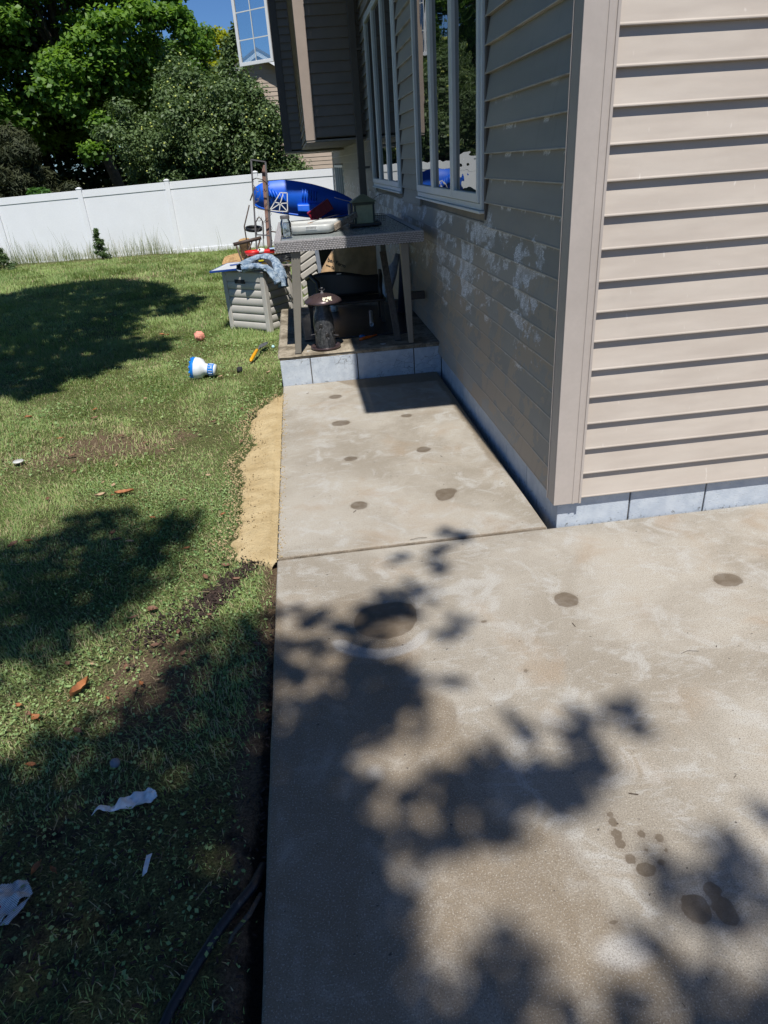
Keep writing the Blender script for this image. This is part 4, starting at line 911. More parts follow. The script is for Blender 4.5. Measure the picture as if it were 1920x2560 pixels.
def tube_feeder():
    cx, cy, z0 = -1.0, 3.085, .262
    t = thing('tube_feeder', (cx, cy, z0), 'large dark tube bird feeder with domed bronze roof, standing on the stoop under the table', 'bird feeder')
    br = M('bronze_paint', (.085, .058, .060), .28, .15, 9, .08, metal=.35)
    m = MB(); m.lathe([(.0, .004), (.118, .004), (.130, .010), (.133, .026), (.128, .027), (.122, .014), (.0, .013)], (cx, cy, z0-.002), 36, caps=False); m.build('base_tray', br, t, smooth=True)
    b = NT('dusty_tube'); p = b.obj(); n = b.noise(p, 35, 5, .7); v = b.node('ShaderNodeTexVoronoi', i_Vector=p, i_Scale=60.0)
    b.fin(b.mix(b.math('MULTIPLY', b.ramp(v.outputs[0], .20, .10), .5), b.mix(b.ramp(n, .35, .7), (.022, .024, .028), (.085, .087, .09)), (.35, .35, .34)), .35, None)
    m = MB(); m.lathe([(.085, .014), (.087, .05), (.087, .24), (.080, .29), (.062, .325), (.058, .40)], (cx, cy, z0), 30, caps=False); m.build('tube', b.m, t, smooth=True)
    for a, zz in ((-1.35, .13), (-.62, .14), (-1.9, .21), (-2.6, .16)):
        d = V((math.cos(a), math.sin(a), 0)); c = V((cx, cy, z0+zz)) + d*.0865
        m = MB(); m.lathe([(.014, 0), (.017, .002), (.017, .006), (.011, .007), (.0, .0065)], c, 14, axis=d, caps=False); pt = m.build('feeding_port', MAT['blackmetal'], t, smooth=True)
        m = MB(); m.tube([c-V((0,0,.022)), c+d*.055-V((0,0,.022))], .0028, 6); m.build('perch', MAT['greymetal'], pt)
    m = MB(); m.lathe([(.158, .392), (.162, .398), (.150, .415), (.115, .440), (.07, .457), (.03, .464), (.0, .466)], (cx+.012, cy, z0), 40, caps=False); m.lathe([(.0, .40), (.158, .392)], (cx+.012, cy, z0), 40, caps=False); rf = m.build('roof', br, t, smooth=True)
    m = MB(); m.lathe([(.014, .464), (.012, .474), (.006, .48), (.006, .50), (.013, .504), (.013, .512), (.0, .516)], (cx+.012, cy, z0), 16, caps=False); m.tube([V((cx+.012, cy, z0+.49))+V((.026*math.cos(a), 0, .010*math.sin(a)+.006)) for a in np.linspace(0, 6.28, 14)], .0018, 5); m.build('hanger_knob', MAT['greymetal'], t, smooth=True)
    m = MB(); r = random.Random(9)
    for _ in range(26):
        a = -1.20 + r.uniform(-.34, .34); rr = .128 + r.uniform(-.016, .016); z = np.interp(rr, [.115, .150], [.440, .415]) + .002; s = r.uniform(.004, .010)
        q = V((cx+.012+rr*math.cos(a), cy+rr*math.sin(a), z0+z)); m.box(q-V((s, s, .002)), q+V((s, s*.7, .002)), Matrix.Rotation(.55, 3, V((math.sin(-a), math.cos(a), 0)))@Matrix.Rotation(r.random()*3, 3, 'Z'))
    m.build('dried_splash', M('pale_splash', (.72, .66, .50), .8), rf)
tube_feeder()

def poly_sheet(name, pts, z, th, mat, label, cat, bevel=0, **kw):
    m = MB(); m.prism([(x, y, z) for x, y in pts], (0, 0, th)); return tag(m.build(name, mat, bevel=bevel, **kw), label, cat)
poly_sheet('dark_sheet', [(-1.18, 3.40), (-.75, 3.385), (-.18, 3.36), (-.14, 4.1), (-.2, 4.75), (-.6, 4.88), (-1.05, 4.8), (-1.2, 4.4)], .262, .012, M('sheet_black', (.018, .022, .030), .38, .3, 5, .2), 'large flat black sheet on the stoop beneath the table', 'mat', .004)  # flat black sheet covering the stoop behind its front strip
m = MB(); m.lathe([(.019, 0), (.019, .55), (.0145, .55), (.0145, .0), (.019, 0)], (-.525, 3.72, .294), 18, axis=(.09, 1, .02), caps=False); tag(m.build('plastic_pipe', M('pvc', (.62, .62, .63), .4), smooth=True), 'short white plastic pipe lying on the black sheet under the table', 'pipe')
def toy():
    t = thing('toy_scoop', (-.62, 3.30, .262), 'small orange and blue plastic toy on the stoop edge beside the tube feeder', 'toy')
    m = MB(); m.tube([(-.685, 3.22, .275), (-.65, 3.25, .277), (-.59, 3.29, .276), (-.52, 3.35, .274)], [.012, .014, .011, .009], 10); m.build('handle', M('orange_plastic', (.72, .13, .01), .4), t, smooth=True)
    m = MB(); m.lathe([(.0, 0), (.024, .004), (.030, .014), (.024, .024), (.0, .030)], (-.655, 3.33, .264), 18, caps=False); m.build('wheel', M('toy_blue', (.01, .16, .42), .4), t, smooth=True)
toy()
def bench():
    t = thing('black_chair', (-.74, 4.15, .274), 'black plastic garden chair pushed under the table in front of the paper sack', 'chair')
    m = MB(); P = []
    for i in range(17):
        u = i/16; x = -1.10 + .74*u; top = .70 + .055*math.sin(math.pi*min(1, u*1.25)**.8) - .02*u; P.append([(x, 4.20 - .06*math.sin(math.pi*u) + .02*v, .50 + (top-.50)*v) for v in np.linspace(0, 1, 7)])
    m.grid(P); m.build('backrest', MAT['dark'], t, smooth=True, solid=.018)
    MB().box((-1.12, 3.86, .475), (-.36, 4.16, .500)).build('seat', M('dark_seat', (.030, .024, .020), .5), t, bevel=.008)
    for x, y in ((-1.09, 3.89), (-.39, 3.89), (-1.09, 4.13), (-.39, 4.13)): MB().box((x-.018, y-.018, .275), (x+.018, y+.018, .4745)).build('leg', MAT['blackmetal'], t)
    m = MB(); m.tube([(-1.10, 4.14, .70), (-1.06, 4.05, .74), (-1.0, 3.98, .68), (-1.0, 3.95, .5)], .022, 8); m.build('armrest', MAT['dark'], t, smooth=True)
    m = MB(); m.tube([(-.37, 4.14, .72), (-.38, 4.0, .69), (-.40, 3.92, .60), (-.40, 3.9, .5)], .022, 8); m.build('armrest', MAT['dark'], t, smooth=True)
    MB().box((-.80, 4.125, .722), (-.755, 4.135, .73)).build('maker_mark', MAT['whitep'], t)
bench()
def sack():
    t = thing('paper_sack', (-.66, 5.45, -.06), 'brown paper feed sack printed with black lettering, half sunlit under the table', 'sack')
    L_ = [(-.06, -1.02), (.35, -.975), (.58, -.915), (.73, -.81), (.86, -.70), (.95, -.58)]; n = 30; P = []; XR = -.26
    def ysurf(x, z):
        xl = float(np.interp(z, [a for a, _ in L_], [b for _, b in L_])); u = max(0, min(1, (x-xl)/(XR-xl)))
        return 5.42 - .05*math.sin(math.pi*u) - .018*float(vnoise(np.array([x]), np.array([z]), .07, 91)[0]) - .02*float(vnoise(np.array([x]), np.array([z]), .2, 92)[0])
    for k in range(n):
        z = -.06 + 1.01*k/(n-1); xl = float(np.interp(z, [a for a, _ in L_], [b for _, b in L_])); P.append([(xl + (XR-xl)*i/29, ysurf(xl + (XR-xl)*i/29, z), z) for i in range(30)])
    kraft = M('kraft_paper', (.50, .33, .18), .8, .2, 9, .5, .006, fine=25)
    m = MB(); m.grid(P); m.grid([[r[0], (r[0][0], 5.58, r[0][2])] for r in P]); m.grid([[r[-1], (r[-1][0], 5.58, r[-1][2])] for r in P]); m.grid([[(p[0], 5.58, p[2]) for p in (r[0], r[-1])] for r in P]); m.grid([[p, (p[0], 5.58, p[2])] for p in P[-1]])
    m.build('paper', kraft, t, smooth=True)
    ink = M('black_ink', (.015, .015, .015), .7)
    for txt, sz, x, z, ang in (('ber Farm', .058, -.835, .700, -.42), ('own Ca', .030, -.855, .650, -.42)):
        cu = bpy.data.curves.new('lettering', 'FONT'); cu.body = txt; cu.size = sz; cu.extrude = .0015; cu.offset = .0008; tmp = bpy.data.objects.new('tmp', cu); COL.objects.link(tmp)
        dg = bpy.context.evaluated_depsgraph_get(); me = bpy.data.meshes.new_from_object(tmp.evaluated_get(dg)); bpy.data.objects.remove(tmp)
        me.transform(Matrix.Translation(V((x, 0, z))) @ Matrix.Rotation(math.pi/2, 4, 'X') @ Matrix.Rotation(ang, 4, 'Z'))
        for v in me.vertices: v.co.y = ysurf(v.co.x, v.co.z) - .004 + v.co.y*.5      # the print follows the bulging paper
        me.transform(Matrix.Translation(-V(t['_o']))); me.materials.clear(); me.materials.append(ink); o = bpy.data.objects.new('lettering', me); COL.objects.link(o); o.parent = t
sack()
m = MB(); m.beam((-.355, 3.105, .262), (-.395, 3.55, .965), .058, .022, up=(0, 1, .3)); tag(m.build('wood_board', mat_wood('grey_brown_board', (.05, .042, .034), (.12, .10, .08), (1, 1, .1), 50), bevel=.003), 'narrow brown board leaning back under the right side of the table', 'board')
m = MB(); m.box((-.21, 3.42, .545), (-.045, 3.47, .612)); tag(m.build('black_bracket', MAT['dark'], bevel=.004), 'stubby black bracket sticking out from the siding beside the right table leg', 'bracket')
m = MB(); m.tube([(-.14, 4.3, .262), (-.10, 4.36, .8), (-.07, 4.4, .98)], [.05, .035, .02], 9); tag(m.build('folded_umbrella', M('navy_cloth', (.02, .025, .05), .8, .2, 10, .5), smooth=True), 'folded dark blue cloth umbrella leaning on the wall behind the table', 'umbrella')
m = MB()
for i in range(5): m.tube([(-.26, 4.50+.03*i, .40+.06*i), (-.18, 4.5, .62+.03*i), (-.13, 4.52, .82)], .028-.003*i, 7)
tag(m.build('crumpled_bag', M('pale_blue_bag', (.30, .33, .40), .6, .3, 20, .4), smooth=True), 'crumpled pale blue plastic bag stuffed between the table leg and the wall', 'bag')

# ------------------------------------------------------------------ storage bin and what lies on it
def rib_panel(m_root, p0, p1, nrm, z0, z1, n, mat):
    p0, p1, nrm = V(p0), V(p1), V(nrm).normalized(); h = (z1-z0)/n
    for i in range(n):
        m = MB(); k = 7; vs = []
        for p in (p0, p1):
            for j in range(k+1):
                a = j/k; zz = z0 + i*h + .004 + (h-.008)*a; d = .014*math.sin(math.pi*min(1, a*1.0))**.5*(1.0-.25*a)
                vs.append(p + nrm*d + V((0, 0, zz)))
            vs.append(p - nrm*.004 + V((0,0,z0+i*h+h-.004))); vs.append(p - nrm*.004 + V((0,0,z0+i*h+.004)))
        q = k+3; m.add(vs, [tuple(range(q)), tuple(range(2*q-1, q-1, -1))] + [(j, (j+1) % q, q+(j+1) % q, q+j) for j in range(q)])
        m.build('rib', mat, m_root, smooth=False)
def bin_():
    A = V((-2.10, 5.77, 0)); B = V((-1.59, 5.35, 0)); u = (B-A).normalized(); n = V((u.y, -u.x, 0)); s = -n; D = .50; W_ = (B-A).length; Z = V((0,0,1)); zb, zt = -.06, .632
    t = thing('storage_bin', (-1.75, 5.7, -.06), 'grey ribbed plastic deck box left of the stoop, jeans piled on its lid', 'storage bin')
    q = lambda a, b, z: A + u*a + s*b + Z*z
    m = MB(); i_ = .022; m.hexa([q(i_, i_, zb+.01), q(W_-i_, i_, zb+.01), q(W_-i_, D-i_, zb+.01), q(i_, D-i_, zb+.01), q(i_, i_, zt), q(W_-i_, i_, zt), q(W_-i_, D-i_, zt), q(i_, D-i_, zt)]); m.build('shell', M('bin_inner', (.23, .215, .19), .6), t)
    for a, b in ((0, 0), (W_-.065, 0), (0, D-.065), (W_-.065, D-.065)):
        m = MB(); m.hexa([q(a, b, zb), q(a+.065, b, zb), q(a+.065, b+.065, zb), q(a, b+.065, zb), q(a, b, zt), q(a+.065, b, zt), q(a+.065, b+.065, zt), q(a, b+.065, zt)]); m.build('corner_stile', MAT['grey'], t, bevel=.008)
    m = MB(); m.hexa([q(.066, .002, zt-.10), q(W_-.066, .002, zt-.10), q(W_-.066, .03, zt-.10), q(.066, .03, zt-.10), q(.066, .002, zt), q(W_-.066, .002, zt), q(W_-.066, .03, zt), q(.066, .03, zt)]); m.build('top_band', MAT['grey'], t)
    m = MB(); m.hexa([q(.20, -.002, zt-.125), q(.36, -.002, zt-.125), q(.36, .004, zt-.125), q(.20, .004, zt-.125), q(.20, -.002, zt-.08), q(.36, -.002, zt-.08), q(.36, .004, zt-.08), q(.20, .004, zt-.08)]); m.build('handle_slot', MAT['dark'], t)
    rib_panel(t, q(.067, .018, 0), q(W_-.067, .018, 0), n, zb+.03, zt-.102, 6, MAT['grey'])
    rib_panel(t, q(W_-.018, .067, 0), q(W_-.018, D-.067, 0), u, zb+.03, zt-.04, 7, MAT['grey'])
    m = MB(); o = .022; m.hexa([q(-o, -o, zt+.001), q(W_+o, -o, zt+.001), q(W_+o, D+o, zt+.001), q(-o, D+o, zt+.001), q(-o, -o, zt+.024), q(W_+o, -o, zt+.024), q(W_+o, D+o, zt+.03), q(-o, D+o, zt+.03)]); m.build('lid', M('bin_lid', (.27, .245, .225), .5, .08), t, bevel=.008)
    m = MB(); r = random.Random(1)
    for i in range(10): a = r.uniform(.05, W_-.05); m.box(q(a-.02, -.006, zb-.0)-V((0,0,.0)), q(a+.02, .03, zb+.03))
    return t
bin_()
def tote_board():
    t = thing('tote_lid', (-1.9, 5.9, .66), 'white plastic lid with a blue rim, lying askew on the grey storage bin', 'lid')
    P = [V((-2.19, 5.47, .672)), V((-1.70, 5.60, .668)), V((-1.55, 6.25, .664)), V((-2.05, 6.15, .668))]
    m = MB(); m.prism([p for p in P], (0, 0, .014)); m.build('panel', M('white_lid', (.66, .69, .72), .35, .1), t, bevel=.004)
    m = MB(); 
    for i in range(4): a, b = P[i], P[(i+1) % 4]; m.beam(a+V((0,0,.004)), b+V((0,0,.004)), .016, .022)
    m.build('rim', M('lid_blue', (.01, .05, .25), .4), t, bevel=.003)
    m = MB(); r = random.Random(4)
    m.prism([(-1.98, 5.80, .689), (-1.86, 5.90, .689), (-1.90, 5.97, .689), (-2.0, 5.90, .689)], (0, 0, .0015)); m.build('label', M('blue_print', (.08, .14, .40), .6), t)
tote_board()
def jeans():
    t = thing('jeans', (-1.6, 5.5, .68), 'crumpled light wash blue jeans heaped on the grey storage bin and hanging over its corner', 'jeans')
    d = NT('washed_denim'); p = d.obj(); n = d.noise(p, 22, 6, .65, .5); f = d.noise(p, 300, 2)
    d.fin(d.mix(d.math('MULTIPLY', f, .4), d.mix(d.ramp(n, .35, .68), (.14, .22, .33), (.55, .65, .74)), (.08, .12, .19)), .9, d.bump(d.math('ADD', n, f), .8, .012), spec=.1)
    def roll(pts, rad, flat, seed, name, mat):
        pts = [V(q) for q in pts]; N = 60; n = 26; P = []
        dense = []
        for i in range(N):
            u = i/(N-1)*(len(pts)-1); k = min(int(u), len(pts)-2); f_ = u-k; p0 = pts[max(k-1, 0)]; p1 = pts[k]; p2 = pts[k+1]; p3 = pts[min(k+2, len(pts)-1)]
            dense.append(.5*((2*p1)+(-p0+p2)*f_+(2*p0-5*p1+4*p2-p3)*f_*f_+(-p0+3*p1-3*p2+p3)*f_**3))
        for i in range(N):
            dd = (dense[min(i+1, N-1)]-dense[max(i-1, 0)]).normalized(); a = dd.cross(V((0,0,1))); a = a.normalized() if a.length > .2 else V((1,0,0)); b = a.cross(dd).normalized(); row = []
            for j in range(n):
                th = 2*math.pi*j/(n-1); w_ = 1 + .55*float(vnoise(np.array([i*.11+seed]), np.array([math.cos(th)*1.3+3]), 1., seed)[0]) + .40*float(vnoise(np.array([i*.32]), np.array([j*.35+seed]), 1., seed+1)[0])
                row.append(dense[i] + a*math.cos(th)*rad*w_ + b*math.sin(th)*rad*flat*w_)
            P.append(row)
        m = MB(); m.grid(P); m.build(name, mat, t, smooth=True, subsurf=1)
    roll([(-1.83, 5.42, .70), (-1.74, 5.60, .735), (-1.62, 5.68, .765), (-1.49, 5.60, .76), (-1.42, 5.47, .71), (-1.385, 5.38, .60), (-1.375, 5.33, .47)], .062, .62, 3, 'trouser_leg', d.m)
    roll([(-1.82, 5.40, .69), (-1.70, 5.40, .705), (-1.60, 5.38, .70), (-1.52, 5.34, .675), (-1.46, 5.30, .60), (-1.42, 5.28, .52)], .055, .6, 13, 'trouser_leg', d.m)
    roll([(-1.62, 5.56, .74), (-1.54, 5.52, .745), (-1.47, 5.44, .69), (-1.43, 5.36, .58)], .035, .5, 23, 'lining', M('dark_lining', (.015, .016, .02), .9, .5, 30))
    MB().box((-1.62, 5.44, .752), (-1.565, 5.47, .764), Matrix.Rotation(.4, 3, 'Z')).build('label_patch', M('yellow_tag', (.65, .55, .03), .6), t)
jeans()
def tray_box():
    t = thing('brass_edged_tray', (-1.45, 6.05, .66), 'flat black box with brass coloured edges behind the jeans', 'box')
    m = MB(); m.hexa([(-1.78, 5.93, .668), (-1.17, 5.92, .668), (-1.12, 6.2, .668), (-1.73, 6.2, .668), (-1.78, 5.93, .745), (-1.17, 5.92, .79), (-1.12, 6.2, .79), (-1.73, 6.2, .745)]); m.build('body', MAT['dark'], t, bevel=.003)
    m = MB(); m.beam((-1.78, 5.925, .744), (-1.17, 5.915, .789), .012, .010); m.beam((-1.78, 5.925, .672), (-1.17, 5.915, .674), .012, .010); m.build('edging', M('brass', (.42, .30, .10), .35, metal=.8), t)
tray_box()
def red_toy():
    t = thing('red_toy_tray', (-1.6, 6.0, .765), 'bright red plastic toy pieces with a white round knob, behind the jeans', 'toy')
    m = MB(); Z0 = .772
    m.lathe([(.0, 0), (.075, .004), (.10, .03), (.105, .055), (.098, .055), (.075, .014), (.0, .01)], (-1.70, 5.98, Z0-.008), 20, caps=False); m.build('bowl', MAT['red'], t, smooth=True)
    MB().box((-1.62, 5.93, Z0+.005), (-1.36, 6.06, Z0+.05), Matrix.Rotation(.15, 3, 'Z')).build('block', MAT['red'], t, bevel=.012)
    m = MB(); m.hexa([(-1.44, 5.95, Z0+.04), (-1.33, 5.94, Z0+.03), (-1.33, 6.04, Z0+.03), (-1.44, 6.05, Z0+.04), (-1.42, 5.97, Z0+.09), (-1.36, 5.96, Z0+.08), (-1.36, 6.02, Z0+.08), (-1.42, 6.03, Z0+.09)]); m.build('block', MAT['red'], t, bevel=.006)
    m = MB(); m.lathe([(.0, 0), (.045, .003), (.048, .02), (.038, .045), (.0, .055)], (-1.60, 5.95, Z0+.02), 18, caps=False); m.build('knob', MAT['whitep'], t, smooth=True)
    m = MB(); m.lathe([(.0, 0), (.012, .001), (.0, .004)], (-1.615, 5.912, Z0+.060), 10, axis=(-.2, -1, .4), caps=False); m.build('dot', MAT['dark'], t)
    MB().box((-1.50, 5.92, Z0+.052), (-1.38, 5.99, Z0+.064), Matrix.Rotation(.15, 3, 'Z')).build('strip', M('pale_blue_plastic', (.40, .55, .75), .4), t, bevel=.003)
red_toy()
def slatted_panel():
    t = thing('slatted_panel', (-1.0, 6.0, .1), 'pale grey slatted plastic panel leaning behind the left table legs', 'panel')
    for i in range(9):
        z = .10 + i*.095; m = MB(); m.beam((-1.16, 6.02, z-.02), (-.945, 6.02, z+.10), .03, .070, up=(0,0,1)); m.build('slat', MAT['grey'], t, bevel=.01)
    MB().box((-1.20, 6.0, -.05), (-1.165, 6.05, 1.0)).build('frame_post', MAT['grey'], t, bevel=.005); MB().box((-.94, 6.0, -.05), (-.89, 6.05, .98), Matrix.Rotation(-.06, 3, 'Y')).build('frame_post', M('blue_grey_plastic', (.22, .25, .30), .5), t, bevel=.005)
slatted_panel()
# dark tote that carries the blue play shell
def totes():
    t = thing('black_tote', (-.75, 9.5, -.12), 'stack of black storage totes under the blue play shell, behind the table', 'tote')
    for i in range(3):
        z = -.12 + i*.33; m = MB(); m.hexa([(-1.18, 9.15, z), (-.32, 9.15, z), (-.32, 9.75, z), (-1.18, 9.75, z), (-1.22, 9.11, z+.29), (-.28, 9.11, z+.29), (-.28, 9.79, z+.29), (-1.22, 9.79, z+.29)]); m.build('tub', MAT['dark'], t, bevel=.02)
        m = MB(); m.box((-1.24, 9.09, z+.291), (-.26, 9.81, z+.325)); m.build('lid', MAT['dark'], t, bevel=.01)
totes()
def play_shell():
    t = thing('blue_play_shell', (-.98, 9.5, .9), 'big royal blue moulded plastic play boat with a white lattice tower, beyond the table', 'toy boat')
    up = [(-1.80, 1.34), (-1.77, 1.42), (-1.66, 1.48), (-1.5, 1.505), (-1.3, 1.508), (-1.15, 1.49), (-.99, 1.457), (-.8, 1.41), (-.62, 1.352), (-.40, 1.27), (-.205, 1.17), (-.12, 1.08)]
    lo = [(-1.80, 1.17), (-1.72, 1.12), (-1.55, 1.06), (-1.38, 1.015), (-1.2, .975), (-1.0, .935), (-.8, .905), (-.6, .89), (-.4, .89), (-.25, .91), (-.15, .95), (-.12, 1.06)]
    def at(l, x): return float(np.interp(x, [a for a, _ in l], [b for _, b in l]))
    def surf(x, v):
        zl, zu = at(lo, x), at(up, x); f = 1-abs((x+.95)/.85)**7; y = 9.62 - .26*max(f, .05)**.5*math.sin(math.pi*(.10+.82*v))**.45 - .05*v; return V((x, y, zl+(zu-zl)*v))
    xs = np.linspace(-1.80, -.12, 44); vs_ = np.linspace(0, 1, 18)
    m = MB(); m.grid([[surf(x, v) for v in vs_] for x in xs]); m.grid([[V((x, 9.66 + .25*math.sin(math.pi*v), at(lo, x)+(at(up, x)-at(lo, x))*v)) for v in np.linspace(0, 1, 6)] for x in xs])
    m.build('hull', MAT['blue'], t, smooth=True)
    m = MB(); m.tube([surf(x, .03)-V((0, .012, 0)) for x in np.linspace(-1.78, -.14, 30)], .022, 8); m.build('gunwale', MAT['blue'], t, smooth=True)
    for i in range(6):
        x = -1.58 + i*.052; m = MB(); m.tube([surf(x-.005, .84-.045*i)-V((0, .008, 0)), surf(x+.035, .60-.035*i)-V((0, .016, 0)), surf(x+.055, .48-.03*i)-V((0, .008, 0))], .018, 7); m.build('moulded_rib', MAT['blue'], t, smooth=True)
    for i in range(6):
        x = -1.0 + i*.042; m = MB(); m.tube([surf(x+.02, .82)-V((0, .010, 0)), surf(x, .52)-V((0, .012, 0))], .015, 7); m.build('moulded_rib', MAT['blue'], t, smooth=True)
    m = MB(); a = surf(-1.1, .34); b = surf(-.74, .44); m.hexa([a+V((0, -.10, -.10)), b+V((0, -.10, -.12)), b+V((0, .05, -.12)), a+V((0, .05, -.10)), a+V((0, -.08, 0)), b+V((0, -.08, 0)), b+V((0, .05, .02)), a+V((0, .05, .02))]); m.build('seat_ledge', MAT['blue'], t, bevel=.015)
    w_ = MB(); Y = 9.20
    K = dict(a=(-1.347, 1.334), b=(-1.238, 1.321), c=(-1.551, 1.087), d=(-1.268, 1.048), e=(-1.458, 1.204), f=(-1.252, 1.175), g=(-1.37, 1.175), h=(-1.40, 1.062), i=(-1.30, 1.327))
    P = {k: V((x, Y + (.05 if z < 1.2 else .09)*0, z)) for k, (x, z) in K.items()}
    for p, q in ('ab', 'ac', 'bd', 'eg', 'gf', 'ig', 'gc', 'gd', 'gh', 'ch', 'hd'): w_.beam(P[p], P[q], .014, .014, up=(0, 1, 0))
    w_.build('lattice_tower', MAT['whitep'], t)
play_shell()
def crate():
    t = thing('maroon_crate', (-.75, 9.0, .88), 'dark maroon plastic crate with one pink corner, tipped in front of the blue play boat', 'crate')
    R = Matrix.Rotation(-.49, 3, 'Y'); c = V((-.745, 9.03, 1.035)); tf = lambda x, y, z: c + R @ V((x, y, z))
    hw, hd, hh = .20, .09, .085
    def bar(a, b, w1, w2, nm='slat', mt='maroon'): m = MB(); m.beam(tf(*a), tf(*b), w1, w2); m.build(nm, MAT[mt], t, bevel=.003)
    m = MB(); m.hexa([tf(-hw, -hd+.01, -hh), tf(hw, -hd+.01, -hh), tf(hw, hd, -hh), tf(-hw, hd, -hh), tf(-hw, -hd+.01, hh), tf(hw, -hd+.01, hh), tf(hw, hd, hh), tf(-hw, hd, hh)]); m.build('box', MAT['maroon'], t, bevel=.01)
    for i in range(5): x = -hw+.02+i*.09; bar((x, -hd, -hh+.01), (x, -hd, hh-.01), .012, .014)
    bar((-hw, -hd, -hh+.01), (hw, -hd, -hh+.01), .014, .016); bar((-hw, -hd, hh-.01), (hw, -hd, hh-.01), .014, .016)
    m = MB(); m.hexa([tf(-hw-.02, -hd-.02, -hh-.01), tf(-hw+.05, -hd-.02, -hh-.01), tf(-hw+.05, hd, -hh-.01), tf(-hw-.02, hd, -hh-.01), tf(-hw-.02, -hd-.02, -hh+.055), tf(-hw+.05, -hd-.02, -hh+.055), tf(-hw+.05, hd, -hh+.055), tf(-hw-.02, hd, -hh+.055)]); m.build('corner', MAT['pink'], t, bevel=.008)
crate()

# ------------------------------------------------------------------ trellis, timber, chair frame, logs
def trellis():
    t = thing('metal_trellis', (-1.64, 6.45, -.07), 'narrow grey metal trellis with scrollwork standing behind the storage bin', 'trellis')
    Lr = (V((-1.60, 6.5, 1.80)), V((-1.755, 6.44, -.07))); Rr = (V((-1.432, 6.5, 1.765)), V((-1.56, 6.44, -.07)))
    at = lambda r, z: r[1].lerp(r[0], (z+.07)/(r[0].z+.07))
    for r in (Lr, Rr): m = MB(); m.beam(r[1], r[0], .020, .012, up=(0, 1, 0)); m.build('rail', MAT['greymetal'], t)
    m = MB(); m.beam(Lr[0], Rr[0], .018, .014); m.build('crossbar', MAT['greymetal'], t); m = MB(); m.beam(at(Lr, .955), at(Rr, .935), .018, .014); m.build('crossbar', MAT['greymetal'], t)
    m = MB(); c = at(Lr, .955).lerp(at(Rr, .935), .5); m.beam(c, V((c.x-.05, 6.44, -.07)), .012, .01, up=(0,1,0)); m.build('rail', MAT['greymetal'], t)
    for z, s, mt in ((1.56, .03, 'blackmetal'), (1.26, -.01, 'blackmetal')):
        a, b = at(Lr, z+.02), at(Rr, z-.03); m = MB(); m.tube([a+V((0,-.01,0)), a.lerp(b, .3)+V((0, -.03, s)), a.lerp(b, .7)+V((0, -.03, s)), b+V((0,-.01,0))], .006, 6); m.build('crossbar', MAT[mt], t)
    for z0, k in ((1.47, 1), (1.36, -1), (1.14, 1)):
        c = at(Lr, z0) + V((.045, 0, 0)); pts = [c + V((math.cos(a)*.006*a*k, 0, math.sin(a)*.006*a)) for a in np.linspace(.5, 6.8, 26)]; pts += [pts[-1].lerp(at(Lr, z0-.17*k), u) + V((.045*math.sin(math.pi*u), 0, 0)) for u in (.25, .5, .75, 1)]
        m = MB(); m.tube(pts, .0028, 5); m.build('scroll', MAT['greymetal'], t)
trellis()
def timber():
    t = thing('timber_post', (-1.54, 6.6, -.07), 'reddish weathered timber post wound with thin wire, upright behind the metal trellis', 'post')
    m = MB(); m.beam((-1.575, 6.62, -.07), (-1.462, 6.60, 1.66), .066, .05, up=(0, 1, 0)); m.beam((-1.462, 6.60, 1.66), (-1.450, 6.60, 1.73), .064, .05, up=(0,1,0), w1=.03)
    m.build('timber', mat_wood('red_timber', (.15, .075, .055), (.40, .25, .20), (1, 1, .10), 55), t, bevel=.004)
    m = MB(); P0, P1 = V((-1.575, 6.62, -.07)), V((-1.455, 6.60, 1.70)); r = random.Random(2)
    pts = [P0.lerp(P1, .42+.5*i/60) + V((math.cos(i*.55)*.045, math.sin(i*.55)*.04, 0)) + V((r.uniform(-.008, .008),)*3) for i in range(60)]; m.tube(pts, .0028, 5); m.build('wire', MAT['blackmetal'], t)
timber()
def chair_frame():
    t = thing('rusty_chair_frame', (-1.75, 6.35, -.07), 'rusty brown tubular metal frame leaning beside the cut logs', 'metal frame')
    for pts, r in (([(-1.955, 6.33, .874), (-1.60, 6.36, .925)], .021), ([(-1.92, 6.33, .86), (-1.865, 6.3, .62), (-1.80, 6.28, -.07)], .011), ([(-1.72, 6.35, .89), (-1.87, 6.33, .64)], .009), ([(-1.62, 6.36, .90), (-1.76, 6.33, .60), (-1.9, 6.3, -.07)], .011), ([(-1.70, 6.50, 1.30), (-1.80, 6.5, 1.06), (-1.78, 6.5, .0)], .008), ([(-1.68, 6.5, 1.35), (-1.60, 6.5, 1.5)], .008), ([(-1.66, 6.5, .95), (-1.65, 6.5, 1.10), (-1.60, 6.5, 1.16), (-1.56, 6.5, 1.10), (-1.58, 6.5, .9)], .008), ([(-1.50, 6.55, .98), (-1.28, 6.6, .93)], .008)):
        m = MB(); m.tube(pts, r, 8); m.build('tube', MAT['rust'], t, smooth=True)
chair_frame()
m = MB(); c = V((-1.69, 6.58, 1.02)); m.lathe([(.098, -.022), (.106, -.018), (.106, .018), (.098, .022), (.088, .018), (.088, -.018), (.098, -.022)], c, 26, axis=(.08, -.15, 1), caps=False); tag(m.build('black_ring', MAT['dark'], smooth=True), 'thick black plastic ring hanging on the rusty frame behind the trellis', 'ring')
logw = mat_wood('cut_log', (.24, .135, .055), (.50, .33, .15), (1, 1, 1), 25)
